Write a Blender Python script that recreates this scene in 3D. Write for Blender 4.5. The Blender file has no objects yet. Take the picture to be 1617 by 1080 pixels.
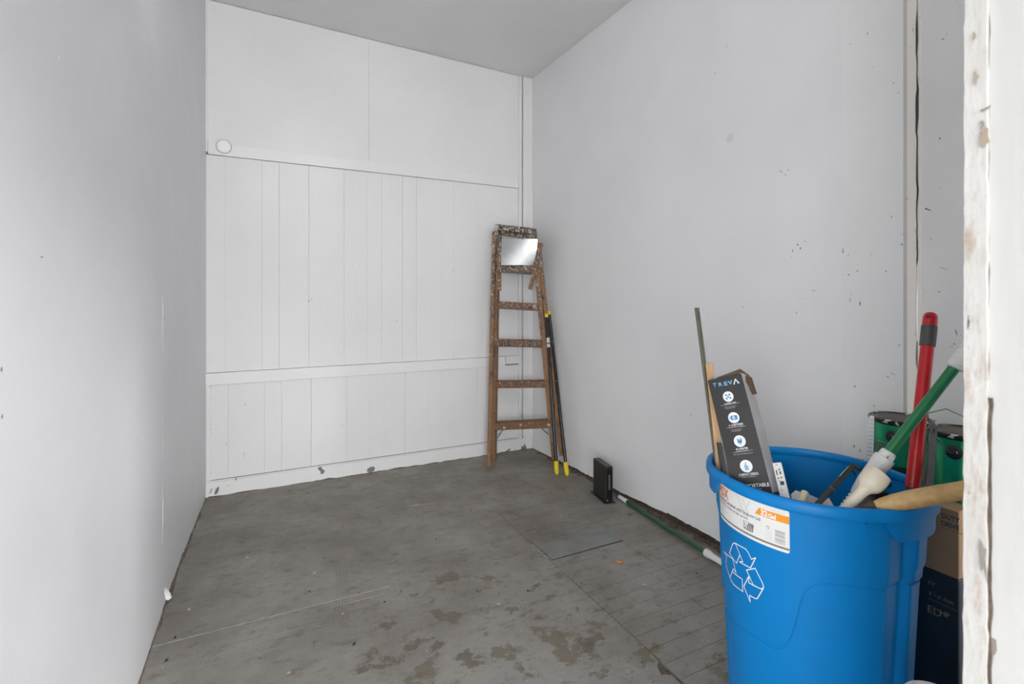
import bpy, bmesh, math, random
from mathutils import Vector, Matrix, noise
random.seed(7)
SC = bpy.context.scene
COL = SC.collection
V = Vector

# ------------------------------------------------------------------ camera, sky, sun, exposure
CAM_H = 1.23
FPX, CX, HY = 793.0, 808.5, 471.0
YAW = math.atan2(396.5, 793.0)
FW = V((math.sin(YAW), math.cos(YAW), 0)); RT = V((math.cos(YAW), -math.sin(YAW), 0))
cam_d = bpy.data.cameras.new('camera'); cam = bpy.data.objects.new('camera', cam_d); COL.objects.link(cam)
cam.location = (0, 0, CAM_H); cam.rotation_euler = (math.radians(90), 0, -YAW)
cam_d.sensor_width = 36.0; cam_d.lens = 36.0 * FPX / 1617.0
cam_d.shift_y = -(540.0 - HY) / 1617.0
cam_d.clip_start = 0.02
cam_d.dof.use_dof = True; cam_d.dof.focus_distance = 1.9; cam_d.dof.aperture_fstop = 5.6
SC.camera = cam

world = bpy.data.worlds.new('world'); SC.world = world; world.use_nodes = True
wn = world.node_tree.nodes; wl = world.node_tree.links
bg = wn['Background']
wtc = wn.new('ShaderNodeTexCoord'); wsep = wn.new('ShaderNodeSeparateXYZ'); wr = wn.new('ShaderNodeValToRGB')
wl.new(wtc.outputs['Generated'], wsep.inputs[0]); wl.new(wsep.outputs['Z'], wr.inputs[0])
wr.color_ramp.elements[0].position = 0.0; wr.color_ramp.elements[0].color = (0.80, 0.82, 0.86, 1)
wr.color_ramp.elements[1].position = 0.8; wr.color_ramp.elements[1].color = (0.90, 0.95, 1.0, 1)
wl.new(wr.outputs[0], bg.inputs[0])
bg.inputs['Strength'].default_value = 1.25

def sun_lamp(name, energy, angle, colour, d):
    l = bpy.data.lights.new(name, 'SUN'); o = bpy.data.objects.new(name, l); COL.objects.link(o)
    l.energy = energy; l.angle = math.radians(angle); l.color = colour; o.location = (-3 * d[0], -4, 4)
    o.rotation_euler = V(d).to_track_quat('-Z', 'Y').to_euler()
sun_lamp('hazy_sky', 4.0, 92, (1.0, 0.99, 0.975), (0.36, 1.0, -0.08))     # wide bright haze opposite the open front
sun_lamp('sun', 0.72, 8, (1.0, 0.99, 0.98), (-0.53, 1.0, -0.24))           # veiled low sun, past the door frame onto the left wall

SC.view_settings.view_transform = 'Standard'; SC.view_settings.look = 'None'
SC.view_settings.gamma = 1.0; SC.view_settings.use_curve_mapping = False
SC.view_settings.exposure = 1.60

# ------------------------------------------------------------------ rays of the measured photograph
def ray(px, py): return FW + RT * ((px - CX) / FPX) + V((0, 0, 1)) * ((HY - py) / FPX)
EYE = V((0, 0, CAM_H))
def P(px, py, Z): return EYE + ray(px, py) * Z
def G(px, py, z=0.0):
    d = ray(px, py); return EYE + d * ((z - CAM_H) / d.z)
def onX(px, py, x):
    d = ray(px, py); return EYE + d * (x / d.x)
def onY(px, py, y):
    d = ray(px, py); return EYE + d * (y / d.y)

# ------------------------------------------------------------------ materials
def ramp(nt, fac, stops):
    r = nt.nodes.new('ShaderNodeValToRGB'); e = r.color_ramp.elements
    while len(e) < len(stops): e.new(0.5)
    for i, (p, c) in enumerate(stops):
        e[i].position = p; e[i].color = (c[0], c[1], c[2], 1) if not isinstance(c, (int, float)) else (c, c, c, 1)
    nt.links.new(fac, r.inputs[0]); return r.outputs[0]
def noise_n(nt, vec, scale, detail=4, rough=0.55, dist=0.0):
    n = nt.nodes.new('ShaderNodeTexNoise'); n.inputs['Scale'].default_value = scale
    n.inputs['Detail'].default_value = detail; n.inputs['Roughness'].default_value = rough
    n.inputs['Distortion'].default_value = dist
    nt.links.new(vec, n.inputs['Vector']); return n.outputs['Fac']
def mix(nt, fac, a, b):
    m = nt.nodes.new('ShaderNodeMix'); m.data_type = 'RGBA'
    for sock, val in ((m.inputs[0], fac), (m.inputs[6], a), (m.inputs[7], b)):
        if isinstance(val, (int, float)): sock.default_value = val
        elif isinstance(val, tuple): sock.default_value = (val[0], val[1], val[2], 1)
        else: nt.links.new(val, sock)
    return m.outputs[2]
def scaled(nt, vec, s, off=(0, 0, 0)):
    m = nt.nodes.new('ShaderNodeMapping'); m.inputs['Scale'].default_value = s; m.inputs['Location'].default_value = off
    nt.links.new(vec, m.inputs[0]); return m.outputs[0]
def newmat(name):
    m = bpy.data.materials.new(name); m.use_nodes = True; nt = m.node_tree
    b = nt.nodes['Principled BSDF']; tc = nt.nodes.new('ShaderNodeTexCoord')
    return m, nt, b, tc.outputs['Object']
def bump(nt, b, h, strength, dist=0.002):
    n = nt.nodes.new('ShaderNodeBump'); n.inputs['Strength'].default_value = strength; n.inputs['Distance'].default_value = dist
    nt.links.new(h, n.inputs['Height']); nt.links.new(n.outputs[0], b.inputs['Normal'])
def plain(name, c, rough=0.5, metal=0.0, vary=0.08, vscale=6.0, bstr=0.0, bscale=120.0, spec=0.5, emit=None, speck=None):
    m, nt, b, vec = newmat(name)
    d = tuple(x * (1 - vary) for x in c); l = tuple(min(1, x * (1 + vary)) for x in c)
    col = ramp(nt, noise_n(nt, vec, vscale), [(0.3, d), (0.7, l)])
    if speck:
        sc, th, sc_col = speck
        f = ramp(nt, noise_n(nt, vec, sc, 3, 0.6), [(th, 0.0), (th + 0.03, 1.0)])
        col = mix(nt, f, col, sc_col)
    nt.links.new(col, b.inputs['Base Color'])
    b.inputs['Roughness'].default_value = rough; b.inputs['Metallic'].default_value = metal
    b.inputs['Specular IOR Level'].default_value = spec
    if bstr: bump(nt, b, noise_n(nt, vec, bscale, 3), bstr)
    return m
def paint(name, c, rough=0.5, fleck=0.72, fcol=(0.12, 0.11, 0.10), bstr=0.25, spec=0.4):
    """wall paint: slight unevenness, brush relief, scattered dark flecks where it has chipped"""
    m, nt, b, vec = newmat(name)
    d = tuple(x * 0.95 for x in c); l = tuple(min(1, x * 1.03) for x in c)
    col = ramp(nt, noise_n(nt, vec, 1.3, 5), [(0.3, d), (0.7, l)])
    area = ramp(nt, noise_n(nt, scaled(nt, vec, (1, 1, 1), (3, 1, 7)), 2.2, 2), [(0.50, 0.0), (0.62, 1.0)])
    sp = ramp(nt, noise_n(nt, scaled(nt, vec, (1, 1, 0.6)), 46, 3, 0.6), [(fleck, 0.0), (fleck + 0.02, 1.0)])
    mm = nt.nodes.new('ShaderNodeMath'); mm.operation = 'MULTIPLY'
    nt.links.new(area, mm.inputs[0]); nt.links.new(sp, mm.inputs[1])
    col = mix(nt, mm.outputs[0], col, fcol)
    nt.links.new(col, b.inputs['Base Color'])
    rg = ramp(nt, noise_n(nt, vec, 5, 3), [(0.3, rough - 0.08), (0.7, rough + 0.1)]); nt.links.new(rg, b.inputs['Roughness'])
    b.inputs['Specular IOR Level'].default_value = spec
    h = nt.nodes.new('ShaderNodeMath'); h.operation = 'ADD'
    nt.links.new(noise_n(nt, scaled(nt, vec, (1, 1, 0.25)), 60, 4), h.inputs[0])
    nt.links.new(noise_n(nt, vec, 3.5, 3), h.inputs[1])
    bump(nt, b, h.outputs[0], bstr, 0.003)
    return m
def wood(name, c1, c2, axis='Z', splat=None, rough=0.6):
    m, nt, b, vec = newmat(name)
    s = {'X': (2, 40, 40), 'Y': (40, 2, 40), 'Z': (40, 40, 2)}[axis]
    g = noise_n(nt, scaled(nt, vec, s), 1.5, 5, 0.6, 0.6)
    col = ramp(nt, g, [(0.25, c1), (0.7, c2)])
    if splat:
        lo, hi = splat                     # splash density grows with height on the ladder
        sep = nt.nodes.new('ShaderNodeSeparateXYZ'); nt.links.new(vec, sep.inputs[0])
        mr = nt.nodes.new('ShaderNodeMapRange'); mr.inputs[1].default_value = 0.3; mr.inputs[2].default_value = 1.75
        mr.inputs[3].default_value = lo; mr.inputs[4].default_value = hi
        nt.links.new(sep.outputs[2], mr.inputs[0])
        for sc, off, cc, bias in ((24, 0.0, (0.075, 0.052, 0.038), 0.045), (60, 14.0, (0.12, 0.095, 0.078), 0.03), (26, 5.0, (0.52, 0.49, 0.45), -0.005), (90, 9.0, (0.66, 0.64, 0.60), 0.0)):
            n = noise_n(nt, scaled(nt, vec, (1, 1, 0.6), (off, off, off)), sc, 6, 0.7)
            a = nt.nodes.new('ShaderNodeMath'); a.operation = 'ADD'; nt.links.new(n, a.inputs[0]); nt.links.new(mr.outputs[0], a.inputs[1])
            f = ramp(nt, a.outputs[0], [(0.66 - bias, 0.0), (0.70 - bias, 1.0)])
            col = mix(nt, f, col, cc)
    nt.links.new(col, b.inputs['Base Color']); b.inputs['Roughness'].default_value = rough
    bump(nt, b, g, 0.25, 0.002)
    return m
def floor_mat(name, base, seed):
    m, nt, b, vec = newmat(name)
    o = scaled(nt, vec, (1, 1, 1), (seed, seed * 0.7, 0))
    col = ramp(nt, noise_n(nt, vec, 2.2, 6, 0.6), [(0.3, tuple(x * 0.88 for x in base)), (0.7, tuple(x * 1.08 for x in base))])
    sep = nt.nodes.new('ShaderNodeSeparateXYZ'); nt.links.new(vec, sep.inputs[0])
    far = nt.nodes.new('ShaderNodeMapRange'); far.inputs[1].default_value = -0.3; far.inputs[2].default_value = 1.1
    far.inputs[3].default_value = -0.04; far.inputs[4].default_value = 0.12; nt.links.new(sep.outputs[1], far.inputs[0])
    dirt = nt.nodes.new('ShaderNodeMath'); dirt.operation = 'ADD'
    nt.links.new(noise_n(nt, scaled(nt, vec, (1, 1, 1), (4, 2, 0)), 2.6, 8, 0.66), dirt.inputs[0]); nt.links.new(far.outputs[0], dirt.inputs[1])
    br = ramp(nt, dirt.outputs[0], [(0.42, 0.0), (0.70, 0.7)])
    col = mix(nt, br, col, (0.150, 0.122, 0.098))
    b2 = ramp(nt, noise_n(nt, scaled(nt, vec, (1, 1.7, 1), (2, 7, 0)), 11.0, 7, 0.72), [(0.52, 0.0), (0.68, 0.55)])
    col = mix(nt, b2, col, (0.110, 0.088, 0.070))
    dst = nt.nodes.new('ShaderNodeVectorMath'); dst.operation = 'DISTANCE'; nt.links.new(vec, dst.inputs[0]); dst.inputs[1].default_value = (-0.02, -0.25, 0)      # measured from the floor's own origin
    mr = nt.nodes.new('ShaderNodeMapRange'); mr.inputs[1].default_value = 0.35; mr.inputs[2].default_value = 1.45   # spills lie around one spot near the entrance
    mr.inputs[3].default_value = 0.065; mr.inputs[4].default_value = -0.11
    nt.links.new(dst.outputs['Value'], mr.inputs[0])
    def patch(scale, off, th, amt, cc, col):
        ad = nt.nodes.new('ShaderNodeMath'); ad.operation = 'ADD'
        nt.links.new(noise_n(nt, scaled(nt, vec, (1, 1.1, 1), off), scale, 9, 0.66, 0.15), ad.inputs[0]); nt.links.new(mr.outputs[0], ad.inputs[1])
        return mix(nt, ramp(nt, ad.outputs[0], [(th, 0.0), (th + 0.035, amt)]), col, cc)
    col = patch(5.0, (9, 3, 0), 0.615, 0.62, (0.135, 0.108, 0.055), col)      # dried olive spills
    col = patch(7.0, (1, 6, 0), 0.640, 0.60, (0.095, 0.073, 0.045), col)
    # fine dark scuffs and pale grains
    dk = ramp(nt, noise_n(nt, scaled(nt, vec, (1, 1.7, 1), (1, 5, 0)), 52, 5, 0.70), [(0.60, 0.0), (0.70, 0.6)])
    col = mix(nt, dk, col, (0.05, 0.045, 0.04))
    wt = ramp(nt, noise_n(nt, vec, 110, 2, 0.5), [(0.745, 0.0), (0.77, 0.8)])
    col = mix(nt, wt, col, (0.5, 0.47, 0.42))
    nt.links.new(col, b.inputs['Base Color'])
    rg = ramp(nt, noise_n(nt, vec, 6, 5), [(0.3, 0.42), (0.7, 0.62)]); nt.links.new(rg, b.inputs['Roughness'])
    b.inputs['Specular IOR Level'].default_value = 0.45
    bump(nt, b, noise_n(nt, vec, 40, 5), 0.18, 0.003)
    return m
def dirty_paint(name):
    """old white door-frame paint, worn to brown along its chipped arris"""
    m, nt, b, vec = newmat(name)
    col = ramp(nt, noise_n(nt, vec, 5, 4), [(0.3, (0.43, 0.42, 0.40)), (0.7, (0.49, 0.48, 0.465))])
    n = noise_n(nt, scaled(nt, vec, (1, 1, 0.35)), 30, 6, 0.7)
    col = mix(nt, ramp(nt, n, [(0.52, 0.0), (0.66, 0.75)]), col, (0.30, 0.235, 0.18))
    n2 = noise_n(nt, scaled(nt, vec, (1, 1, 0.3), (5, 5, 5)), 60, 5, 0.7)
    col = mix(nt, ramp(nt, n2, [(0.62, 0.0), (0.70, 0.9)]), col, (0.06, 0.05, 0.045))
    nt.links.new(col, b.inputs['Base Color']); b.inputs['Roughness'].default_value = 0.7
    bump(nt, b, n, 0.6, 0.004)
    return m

M = {}
M['white_wall'] = paint('white_wall_paint', (0.84, 0.84, 0.84), 0.62, 0.73, spec=0.3)
M['trim'] = paint('white_trim_paint', (0.86, 0.86, 0.855), 0.48, 0.71)
M['right_wall'] = paint('pale_grey_wall_paint', (0.82, 0.82, 0.83), 0.5, 0.735)
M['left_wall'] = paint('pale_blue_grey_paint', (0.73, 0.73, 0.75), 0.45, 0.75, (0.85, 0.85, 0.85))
M['post'] = paint('post_paint', (0.84, 0.84, 0.84), 0.5, 0.70)
M['recess'] = paint('recess_paint', (0.83, 0.83, 0.835), 0.5, 0.71)
M['taupe'] = paint('taupe_edge_paint', (0.60, 0.575, 0.545), 0.6, 0.66)
M['ceiling'] = paint('ceiling_paint', (0.82, 0.82, 0.82), 0.5, 0.74)
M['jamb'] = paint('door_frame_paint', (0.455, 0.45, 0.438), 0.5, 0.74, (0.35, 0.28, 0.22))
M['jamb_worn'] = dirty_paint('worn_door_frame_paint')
M['rubber'] = plain('rubber_mark', (0.155, 0.15, 0.145), 0.7)
M['chip_grey'] = plain('chipped_paint_grey', (0.20, 0.19, 0.18), 0.8, vary=0.5, vscale=60)
M['filler'] = plain('grey_filler', (0.70, 0.70, 0.70), 0.6, vary=0.02)
M['debris'] = plain('pale_chips', (0.55, 0.48, 0.38), 0.9, vary=0.6, vscale=8)
M['back_board'] = plain('grey_backing_board', (0.30, 0.30, 0.30), 0.8)
M['dark_gap'] = plain('dark_gap', (0.03, 0.028, 0.026), 0.9)
M['rotten'] = wood('rotten_sill_wood', (0.03, 0.022, 0.017), (0.11, 0.085, 0.065), 'Y', rough=0.9)
M['soil'] = plain('dry_dirt', (0.155, 0.12, 0.092), 0.95, vary=0.5, vscale=60, bstr=0.8, bscale=90)
M['floor_sheet'] = floor_mat('grey_floor_paint', (0.318, 0.300, 0.275), 0.0)
M['floor_board'] = floor_mat('grey_board_paint', (0.292, 0.276, 0.254), 3.0)
M['hatch'] = floor_mat('blue_grey_floor_paint', (0.262, 0.272, 0.270), 6.0)
M['pale_wear'] = plain('pale_worn_edge', (0.36, 0.335, 0.30), 0.8, vary=0.3, vscale=40)
M['grey_patch'] = plain('grey_bare_patch', (0.20, 0.205, 0.21), 0.8)
M['plaster'] = plain('white_filler', (0.86, 0.86, 0.85), 0.7, bstr=0.5, bscale=70)
M['white_plastic'] = plain('white_plastic', (0.82, 0.82, 0.80), 0.35, vary=0.04)
M['disc_white'] = plain('bright_white_plastic', (0.93, 0.93, 0.93), 0.35, vary=0.01)
M['cream_plastic'] = plain('cream_painted_wood', (0.84, 0.76, 0.61), 0.4, vary=0.05, vscale=25)
M['ivory'] = plain('ivory_wood', (0.75, 0.66, 0.47), 0.5, vary=0.08, vscale=30)
M['off_white'] = plain('off_white_plastic', (0.70, 0.68, 0.62), 0.4, vary=0.1, vscale=25, speck=(60, 0.70, (0.35, 0.3, 0.25)))
M['black_plastic'] = plain('black_plastic', (0.016, 0.016, 0.017), 0.35, vary=0.2, bstr=0.1, bscale=400)
M['black_gloss'] = plain('black_gloss_plastic', (0.010, 0.010, 0.011), 0.18)
M['dark_grey'] = plain('dark_grey_plastic', (0.055, 0.058, 0.062), 0.45)
M['grey_grip'] = plain('grey_grip_rubber', (0.075, 0.072, 0.072), 0.5, vary=0.15, vscale=40, speck=(70, 0.72, (0.3, 0.28, 0.26)))
M['yellow'] = plain('yellow_plastic', (0.80, 0.60, 0.02), 0.4)
M['red'] = plain('red_plastic', (0.56, 0.012, 0.018), 0.32, vary=0.1, vscale=20, speck=(50, 0.735, (0.75, 0.55, 0.5)))
M['green_pole'] = plain('green_coated_steel', (0.012, 0.19, 0.068), 0.3, vary=0.12, vscale=20)
M['floor_green'] = plain('dark_green_coated_steel', (0.018, 0.085, 0.038), 0.4, vary=0.15, vscale=20, speck=(40, 0.74, (0.4, 0.4, 0.35)))
M['bin'] = plain('blue_polyethylene', (0.001, 0.205, 0.56), 0.42, vary=0.05, vscale=7, bstr=0.06, bscale=500, spec=0.28)
M['bin_in'] = M['bin']
M['print_white'] = plain('white_print', (0.86, 0.87, 0.88), 0.5, vary=0.02)
M['paper'] = plain('white_label_paper', (0.82, 0.82, 0.81), 0.45, vary=0.02)
M['orange'] = plain('orange_print', (0.90, 0.33, 0.02), 0.5, vary=0.03)
M['red_orange'] = plain('red_orange_print', (0.80, 0.16, 0.04), 0.5, vary=0.03)
M['ink'] = plain('dark_ink', (0.055, 0.055, 0.06), 0.6)
M['grey_ink'] = plain('grey_ink', (0.30, 0.29, 0.29), 0.6)
M['light_ink'] = plain('light_grey_ink', (0.60, 0.60, 0.60), 0.6)
M['taupe_ink'] = plain('taupe_print', (0.22, 0.19, 0.17), 0.6)
M['carton_black'] = plain('black_carton_print', (0.030, 0.030, 0.031), 0.42, vary=0.15, vscale=12, speck=(90, 0.77, (0.2, 0.2, 0.2)))
M['carton_grey'] = plain('light_grey_carton_print', (0.72, 0.72, 0.72), 0.45, vary=0.15, vscale=14)
M['kraft'] = plain('brown_cardboard', (0.185, 0.115, 0.062), 0.8, vary=0.12, vscale=20, bstr=0.15, bscale=200)
M['kraft_light'] = plain('tan_cardboard', (0.33, 0.205, 0.115), 0.8, vary=0.08, vscale=12, bstr=0.1, bscale=200)
M['navy'] = plain('navy_carton_print', (0.016, 0.022, 0.034), 0.5, vary=0.2, vscale=6)
M['tan_ink'] = plain('tan_print', (0.30, 0.24, 0.18), 0.6)
M['blue_ink'] = plain('blue_print', (0.03, 0.25, 0.55), 0.5)
M['pale_blue'] = plain('light_blue_print', (0.22, 0.50, 0.78), 0.5)
M['can_green'] = plain('green_can_label', (0.012, 0.33, 0.135), 0.24, metal=0.45, vary=0.15, vscale=12, spec=0.6)
M['can_text'] = plain('small_print_block', (0.015, 0.10, 0.05), 0.4, vary=0.1, speck=(420, 0.52, (0.16, 0.26, 0.2)))
M['can_dark'] = plain('dark_green_can_label', (0.012, 0.05, 0.03), 0.35)
M['can_lid'] = plain('dusty_black_lid', (0.12, 0.105, 0.09), 0.6, metal=0.0, vary=0.35, vscale=20, bstr=0.4, bscale=80, speck=(60, 0.69, (0.30, 0.27, 0.23)))
M['can_rim'] = plain('black_can_rim', (0.022, 0.022, 0.022), 0.35, metal=0.2, speck=(45, 0.585, (0.7, 0.69, 0.66)))
M['wire'] = plain('galvanised_wire', (0.50, 0.49, 0.47), 0.4, metal=0.7)
M['dark_wire'] = plain('dark_wire', (0.10, 0.10, 0.10), 0.5, metal=0.5)
M['steel'] = plain('grey_steel', (0.20, 0.205, 0.21), 0.42, metal=0.6, vary=0.15, vscale=18)
M['green_steel'] = plain('weathered_green_metal', (0.17, 0.18, 0.13), 0.5, metal=0.25, vary=0.25, vscale=30)
M['zinc'] = plain('spangled_zinc_sheet', (0.60, 0.61, 0.61), 0.25, metal=0.9, vary=0.08, vscale=30)
M['rust'] = wood('rusty_socket', (0.05, 0.035, 0.025), (0.11, 0.075, 0.055), 'X', rough=0.8)
M['ladder'] = wood('paint_splashed_pine', (0.16, 0.078, 0.032), (0.31, 0.160, 0.066), 'Z', (0.012, 0.105))
M['ladder_tread'] = wood('paint_splashed_tread', (0.13, 0.056, 0.024), (0.25, 0.118, 0.050), 'X', (0.045, 0.118))
M['ladder_top'] = wood('paint_crusted_top', (0.10, 0.055, 0.03), (0.20, 0.11, 0.06), 'X', (0.12, 0.125))
M['stick'] = wood('rough_pine_stick', (0.36, 0.20, 0.10), (0.60, 0.38, 0.20), 'Z')
M['handle'] = wood('ash_handle', (0.48, 0.29, 0.11), (0.68, 0.46, 0.20), 'X', rough=0.45)
M['debris'] = plain('pale_chips', (0.55, 0.48, 0.38), 0.9, vary=0.6, vscale=8)
M['dark_debris'] = plain('dark_crumbs', (0.05, 0.04, 0.03), 0.9, vary=0.5, vscale=20)
M['orange_bit'] = plain('orange_brown_peel', (0.50, 0.21, 0.05), 0.7, vary=0.2, vscale=60)
M['ground'] = plain('concrete', (0.55, 0.54, 0.52), 0.8, vary=0.12, vscale=3, bstr=0.2, bscale=60)
M['rag'] = plain('dark_brown_cloth', (0.045, 0.036, 0.030), 0.9, vary=0.3, vscale=30)

# ------------------------------------------------------------------ mesh helpers
ORG = {}
def tag(o, label=None, cat=None, group=None, kind=None):
    if label: o['label'] = label
    if cat: o['category'] = cat
    if group: o['group'] = group
    if kind: o['kind'] = kind
    return o
def thing(name, label, cat, loc, group=None):
    o = bpy.data.objects.new(name, None); COL.objects.link(o); o.location = loc
    o.empty_display_size = 0.05; ORG[o.name] = V(loc)
    return tag(o, label, cat, group)

class MB:
    def __init__(s): s.v = []; s.f = []
    def add(s, vs, fs):
        b = len(s.v); s.v += [V(x) for x in vs]; s.f += [tuple(i + b for i in f) for f in fs]; return s
    def hexa(s, c):      # 8 corners: bottom loop 0-3, top loop 4-7
        return s.add(c, [(3, 2, 1, 0), (4, 5, 6, 7), (0, 1, 5, 4), (1, 2, 6, 5), (2, 3, 7, 6), (3, 0, 4, 7)])
    def box(s, x0, x1, y0, y1, z0, z1):
        return s.hexa([(x0, y0, z0), (x1, y0, z0), (x1, y1, z0), (x0, y1, z0), (x0, y0, z1), (x1, y0, z1), (x1, y1, z1), (x0, y1, z1)])
    def obox(s, o, u, v, w):   # origin corner and three edge vectors
        o, u, v, w = V(o), V(u), V(v), V(w)
        if u.cross(v).dot(w) < 0: u, v = v, u
        return s.hexa([o, o + u, o + u + v, o + v, o + w, o + u + w, o + u + v + w, o + v + w])
    def bar(s, a, b, w, d, wdir, taper=1.0):  # bar from a to b, width along wdir, depth across
        a, b = V(a), V(b); ax = (b - a).normalized(); wd = V(wdir); wd = (wd - ax * wd.dot(ax)).normalized(); dd = ax.cross(wd)
        c = []
        for p, k in ((a, 1.0), (b, taper)):
            for sx, sy in ((-1, -1), (1, -1), (1, 1), (-1, 1)): c.append(p + wd * (sx * w * k / 2) + dd * (sy * d * k / 2))
        return s.hexa(c)
    def tube(s, pts, r, seg=12, cap=True):
        pts = [V(p) for p in pts]; n = len(pts); rs = r if isinstance(r, (list, tuple)) else [r] * n
        b = len(s.v); up = None
        for i, p in enumerate(pts):
            t = (pts[min(i + 1, n - 1)] - pts[max(i - 1, 0)]).normalized()
            if up is None: up = t.orthogonal().normalized()
            up = (up - t * up.dot(t)).normalized(); sd_ = t.cross(up)
            for k in range(seg):
                a = 2 * math.pi * k / seg; s.v.append(p + (up * math.cos(a) + sd_ * math.sin(a)) * rs[i])
        for i in range(n - 1):
            for k in range(seg):
                k2 = (k + 1) % seg; s.f.append((b + i * seg + k, b + i * seg + k2, b + (i + 1) * seg + k2, b + (i + 1) * seg + k))
        if cap:
            s.f.append(tuple(b + k for k in reversed(range(seg)))); s.f.append(tuple(b + (n - 1) * seg + k for k in range(seg)))
        return s
    def lathe(s, a, axis, prof, seg=24, cap=True):   # prof: (distance along axis, radius)
        ax = V(axis).normalized(); up = ax.orthogonal().normalized(); sd_ = ax.cross(up); b = len(s.v); n = len(prof)
        for d, r in prof:
            for k in range(seg):
                t = 2 * math.pi * k / seg; s.v.append(V(a) + ax * d + (up * math.cos(t) + sd_ * math.sin(t)) * max(r, 1e-4))
        for i in range(n - 1):
            for k in range(seg):
                k2 = (k + 1) % seg; s.f.append((b + i * seg + k, b + i * seg + k2, b + (i + 1) * seg + k2, b + (i + 1) * seg + k))
        if cap:
            s.f.append(tuple(b + k for k in reversed(range(seg)))); s.f.append(tuple(b + (n - 1) * seg + k for k in range(seg)))
        return s
    def prism(s, pts, off):    # closed outline pushed by a vector
        n = len(pts); off = V(off); p = [V(x) for x in pts]
        nrm = V((0, 0, 0))
        for i in range(n): nrm += (p[i] - p[0]).cross(p[(i + 1) % n] - p[0])
        if nrm.dot(off) > 0: p.reverse()
        b = len(s.v); s.v += p + [q + off for q in p]
        s.f.append(tuple(range(b, b + n))); s.f.append(tuple(reversed(range(b + n, b + 2 * n))))
        for i in range(n): j = (i + 1) % n; s.f.append((b + j, b + i, b + n + i, b + n + j))
        return s
    def sweep(s, pts, w, nfun, lift):   # flat printed stroke along a line on a surface
        return s
    def build(s, name, mat, parent=None, smooth=False, bevel=0.0, loc=None, label=None, kind=None):
        org = ORG[parent.name] if parent else (V(loc) if loc is not None else V((0, 0, 0)))
        me = bpy.data.meshes.new(name); me.from_pydata([v - org for v in s.v], [], s.f); me.update()
        if bevel:
            bm = bmesh.new(); bm.from_mesh(me)
            ed = [e for e in bm.edges if len(e.link_faces) == 2 and e.calc_face_angle(0) > 0.6]
            bmesh.ops.bevel(bm, geom=ed, offset=bevel, segments=2, affect='EDGES', profile=0.5, clamp_overlap=True)
            bm.to_mesh(me); bm.free()
        o = bpy.data.objects.new(name, me); COL.objects.link(o)
        if parent: o.parent = parent
        else: o.location = org
        ORG[o.name] = org
        me.materials.append(mat)
        if smooth:
            me.polygons.foreach_set('use_smooth', [True] * len(me.polygons))
            try: me.set_sharp_from_angle(angle=math.radians(38))
            except Exception: pass
        if label: o['label'] = label
        if kind: o['kind'] = kind
        return o

def text_mesh(txt, size, align='LEFT', bold=0.0):
    cu = bpy.data.curves.new('t', 'FONT'); cu.body = txt; cu.size = size; cu.align_x = align; cu.resolution_u = 3
    cu.offset = bold
    ob = bpy.data.objects.new('t', cu); COL.objects.link(ob)
    bpy.context.view_layer.update(); dg = bpy.context.evaluated_depsgraph_get()
    me = bpy.data.meshes.new_from_object(ob.evaluated_get(dg))
    vs = [tuple(v.co) for v in me.vertices]; fs = [tuple(p.vertices) for p in me.polygons]
    bpy.data.objects.remove(ob); bpy.data.curves.remove(cu); bpy.data.meshes.remove(me)
    return vs, fs
def letters(mb, txt, size, fn, align='LEFT', bold=0.0):
    vs, fs = text_mesh(txt, size, align, bold); mb.add([fn(v[0], v[1]) for v in vs], fs); return mb
def stroke(mb, pts, w, fn, closed=False):
    """line of width w through 2-D points, each corner mapped onto a surface by fn"""
    n = len(pts); rng = range(n if closed else n - 1)
    for i in rng:
        a = V((pts[i][0], pts[i][1], 0)); b = V((pts[(i + 1) % n][0], pts[(i + 1) % n][1], 0)); d = b - a
        L = d.length
        if L < 1e-7: continue
        t = d / L; nn = V((-t.y, t.x, 0)) * (w / 2); k = max(1, int(L / 0.012))
        a2 = a - t * (w * 0.4); L2 = L + w * 0.8
        for j in range(k):
            p = a2 + t * (L2 * j / k); q = a2 + t * (L2 * (j + 1) / k)
            c = [p + nn, p - nn, q - nn, q + nn]; mb.add([fn(x.x, x.y) for x in c], [(0, 1, 2, 3)])
    return mb
def disk(mb, cx, cy, r, fn, seg=24):
    mb.add([fn(cx, cy)] + [fn(cx + r * math.cos(2 * math.pi * k / seg), cy + r * math.sin(2 * math.pi * k / seg)) for k in range(seg)],
           [(0, 1 + k, 1 + (k + 1) % seg) for k in range(seg)]); return mb
def rect(mb, x0, y0, x1, y1, fn, nx=1, sk=0.0):
    for i in range(nx):
        a = x0 + (x1 - x0) * i / nx; b = x0 + (x1 - x0) * (i + 1) / nx
        mb.add([fn(a, y0), fn(b, y0), fn(b + sk * 0, y1), fn(a, y1)], [(0, 1, 2, 3)])
    return mb

# ------------------------------------------------------------------ the room shell
YB = 3.618
CEIL = lambda x: 3.075 - 0.020 * (x + 0.3)
def wr(y): return 2.015 - 0.0127 * (y - 1.5)          # face of the right wall

# outside ground in front of the doorway
tag(MB().box(-6, 6, -8, -0.02, -0.12, -0.02).build('ground', M['ground'], loc=(0, -4, -0.02)), kind='structure')

# floor: a base under hardboard sheets and narrow boards
fl = MB().box(-0.7, 2.35, -0.02, 3.9, -0.12, -0.008).build('floor', M['soil'], loc=(0.8, 1.8, -0.008)); fl['kind'] = 'structure'
def sheet(x0, x1, y0, y1, z=0.0, m='floor_sheet', nm='floor_sheet'):
    return MB().box(x0, x1, y0, y1, -0.0078, z).build(nm, M[m], fl)
sheet(-0.45, 0.4999, 0.0, 2.041)
sheet(-0.45, 0.4998, 2.0435, 2.153, -0.0006, nm='floor_strip')
sheet(-0.45, 0.4999, 2.1556, 3.70)
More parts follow.
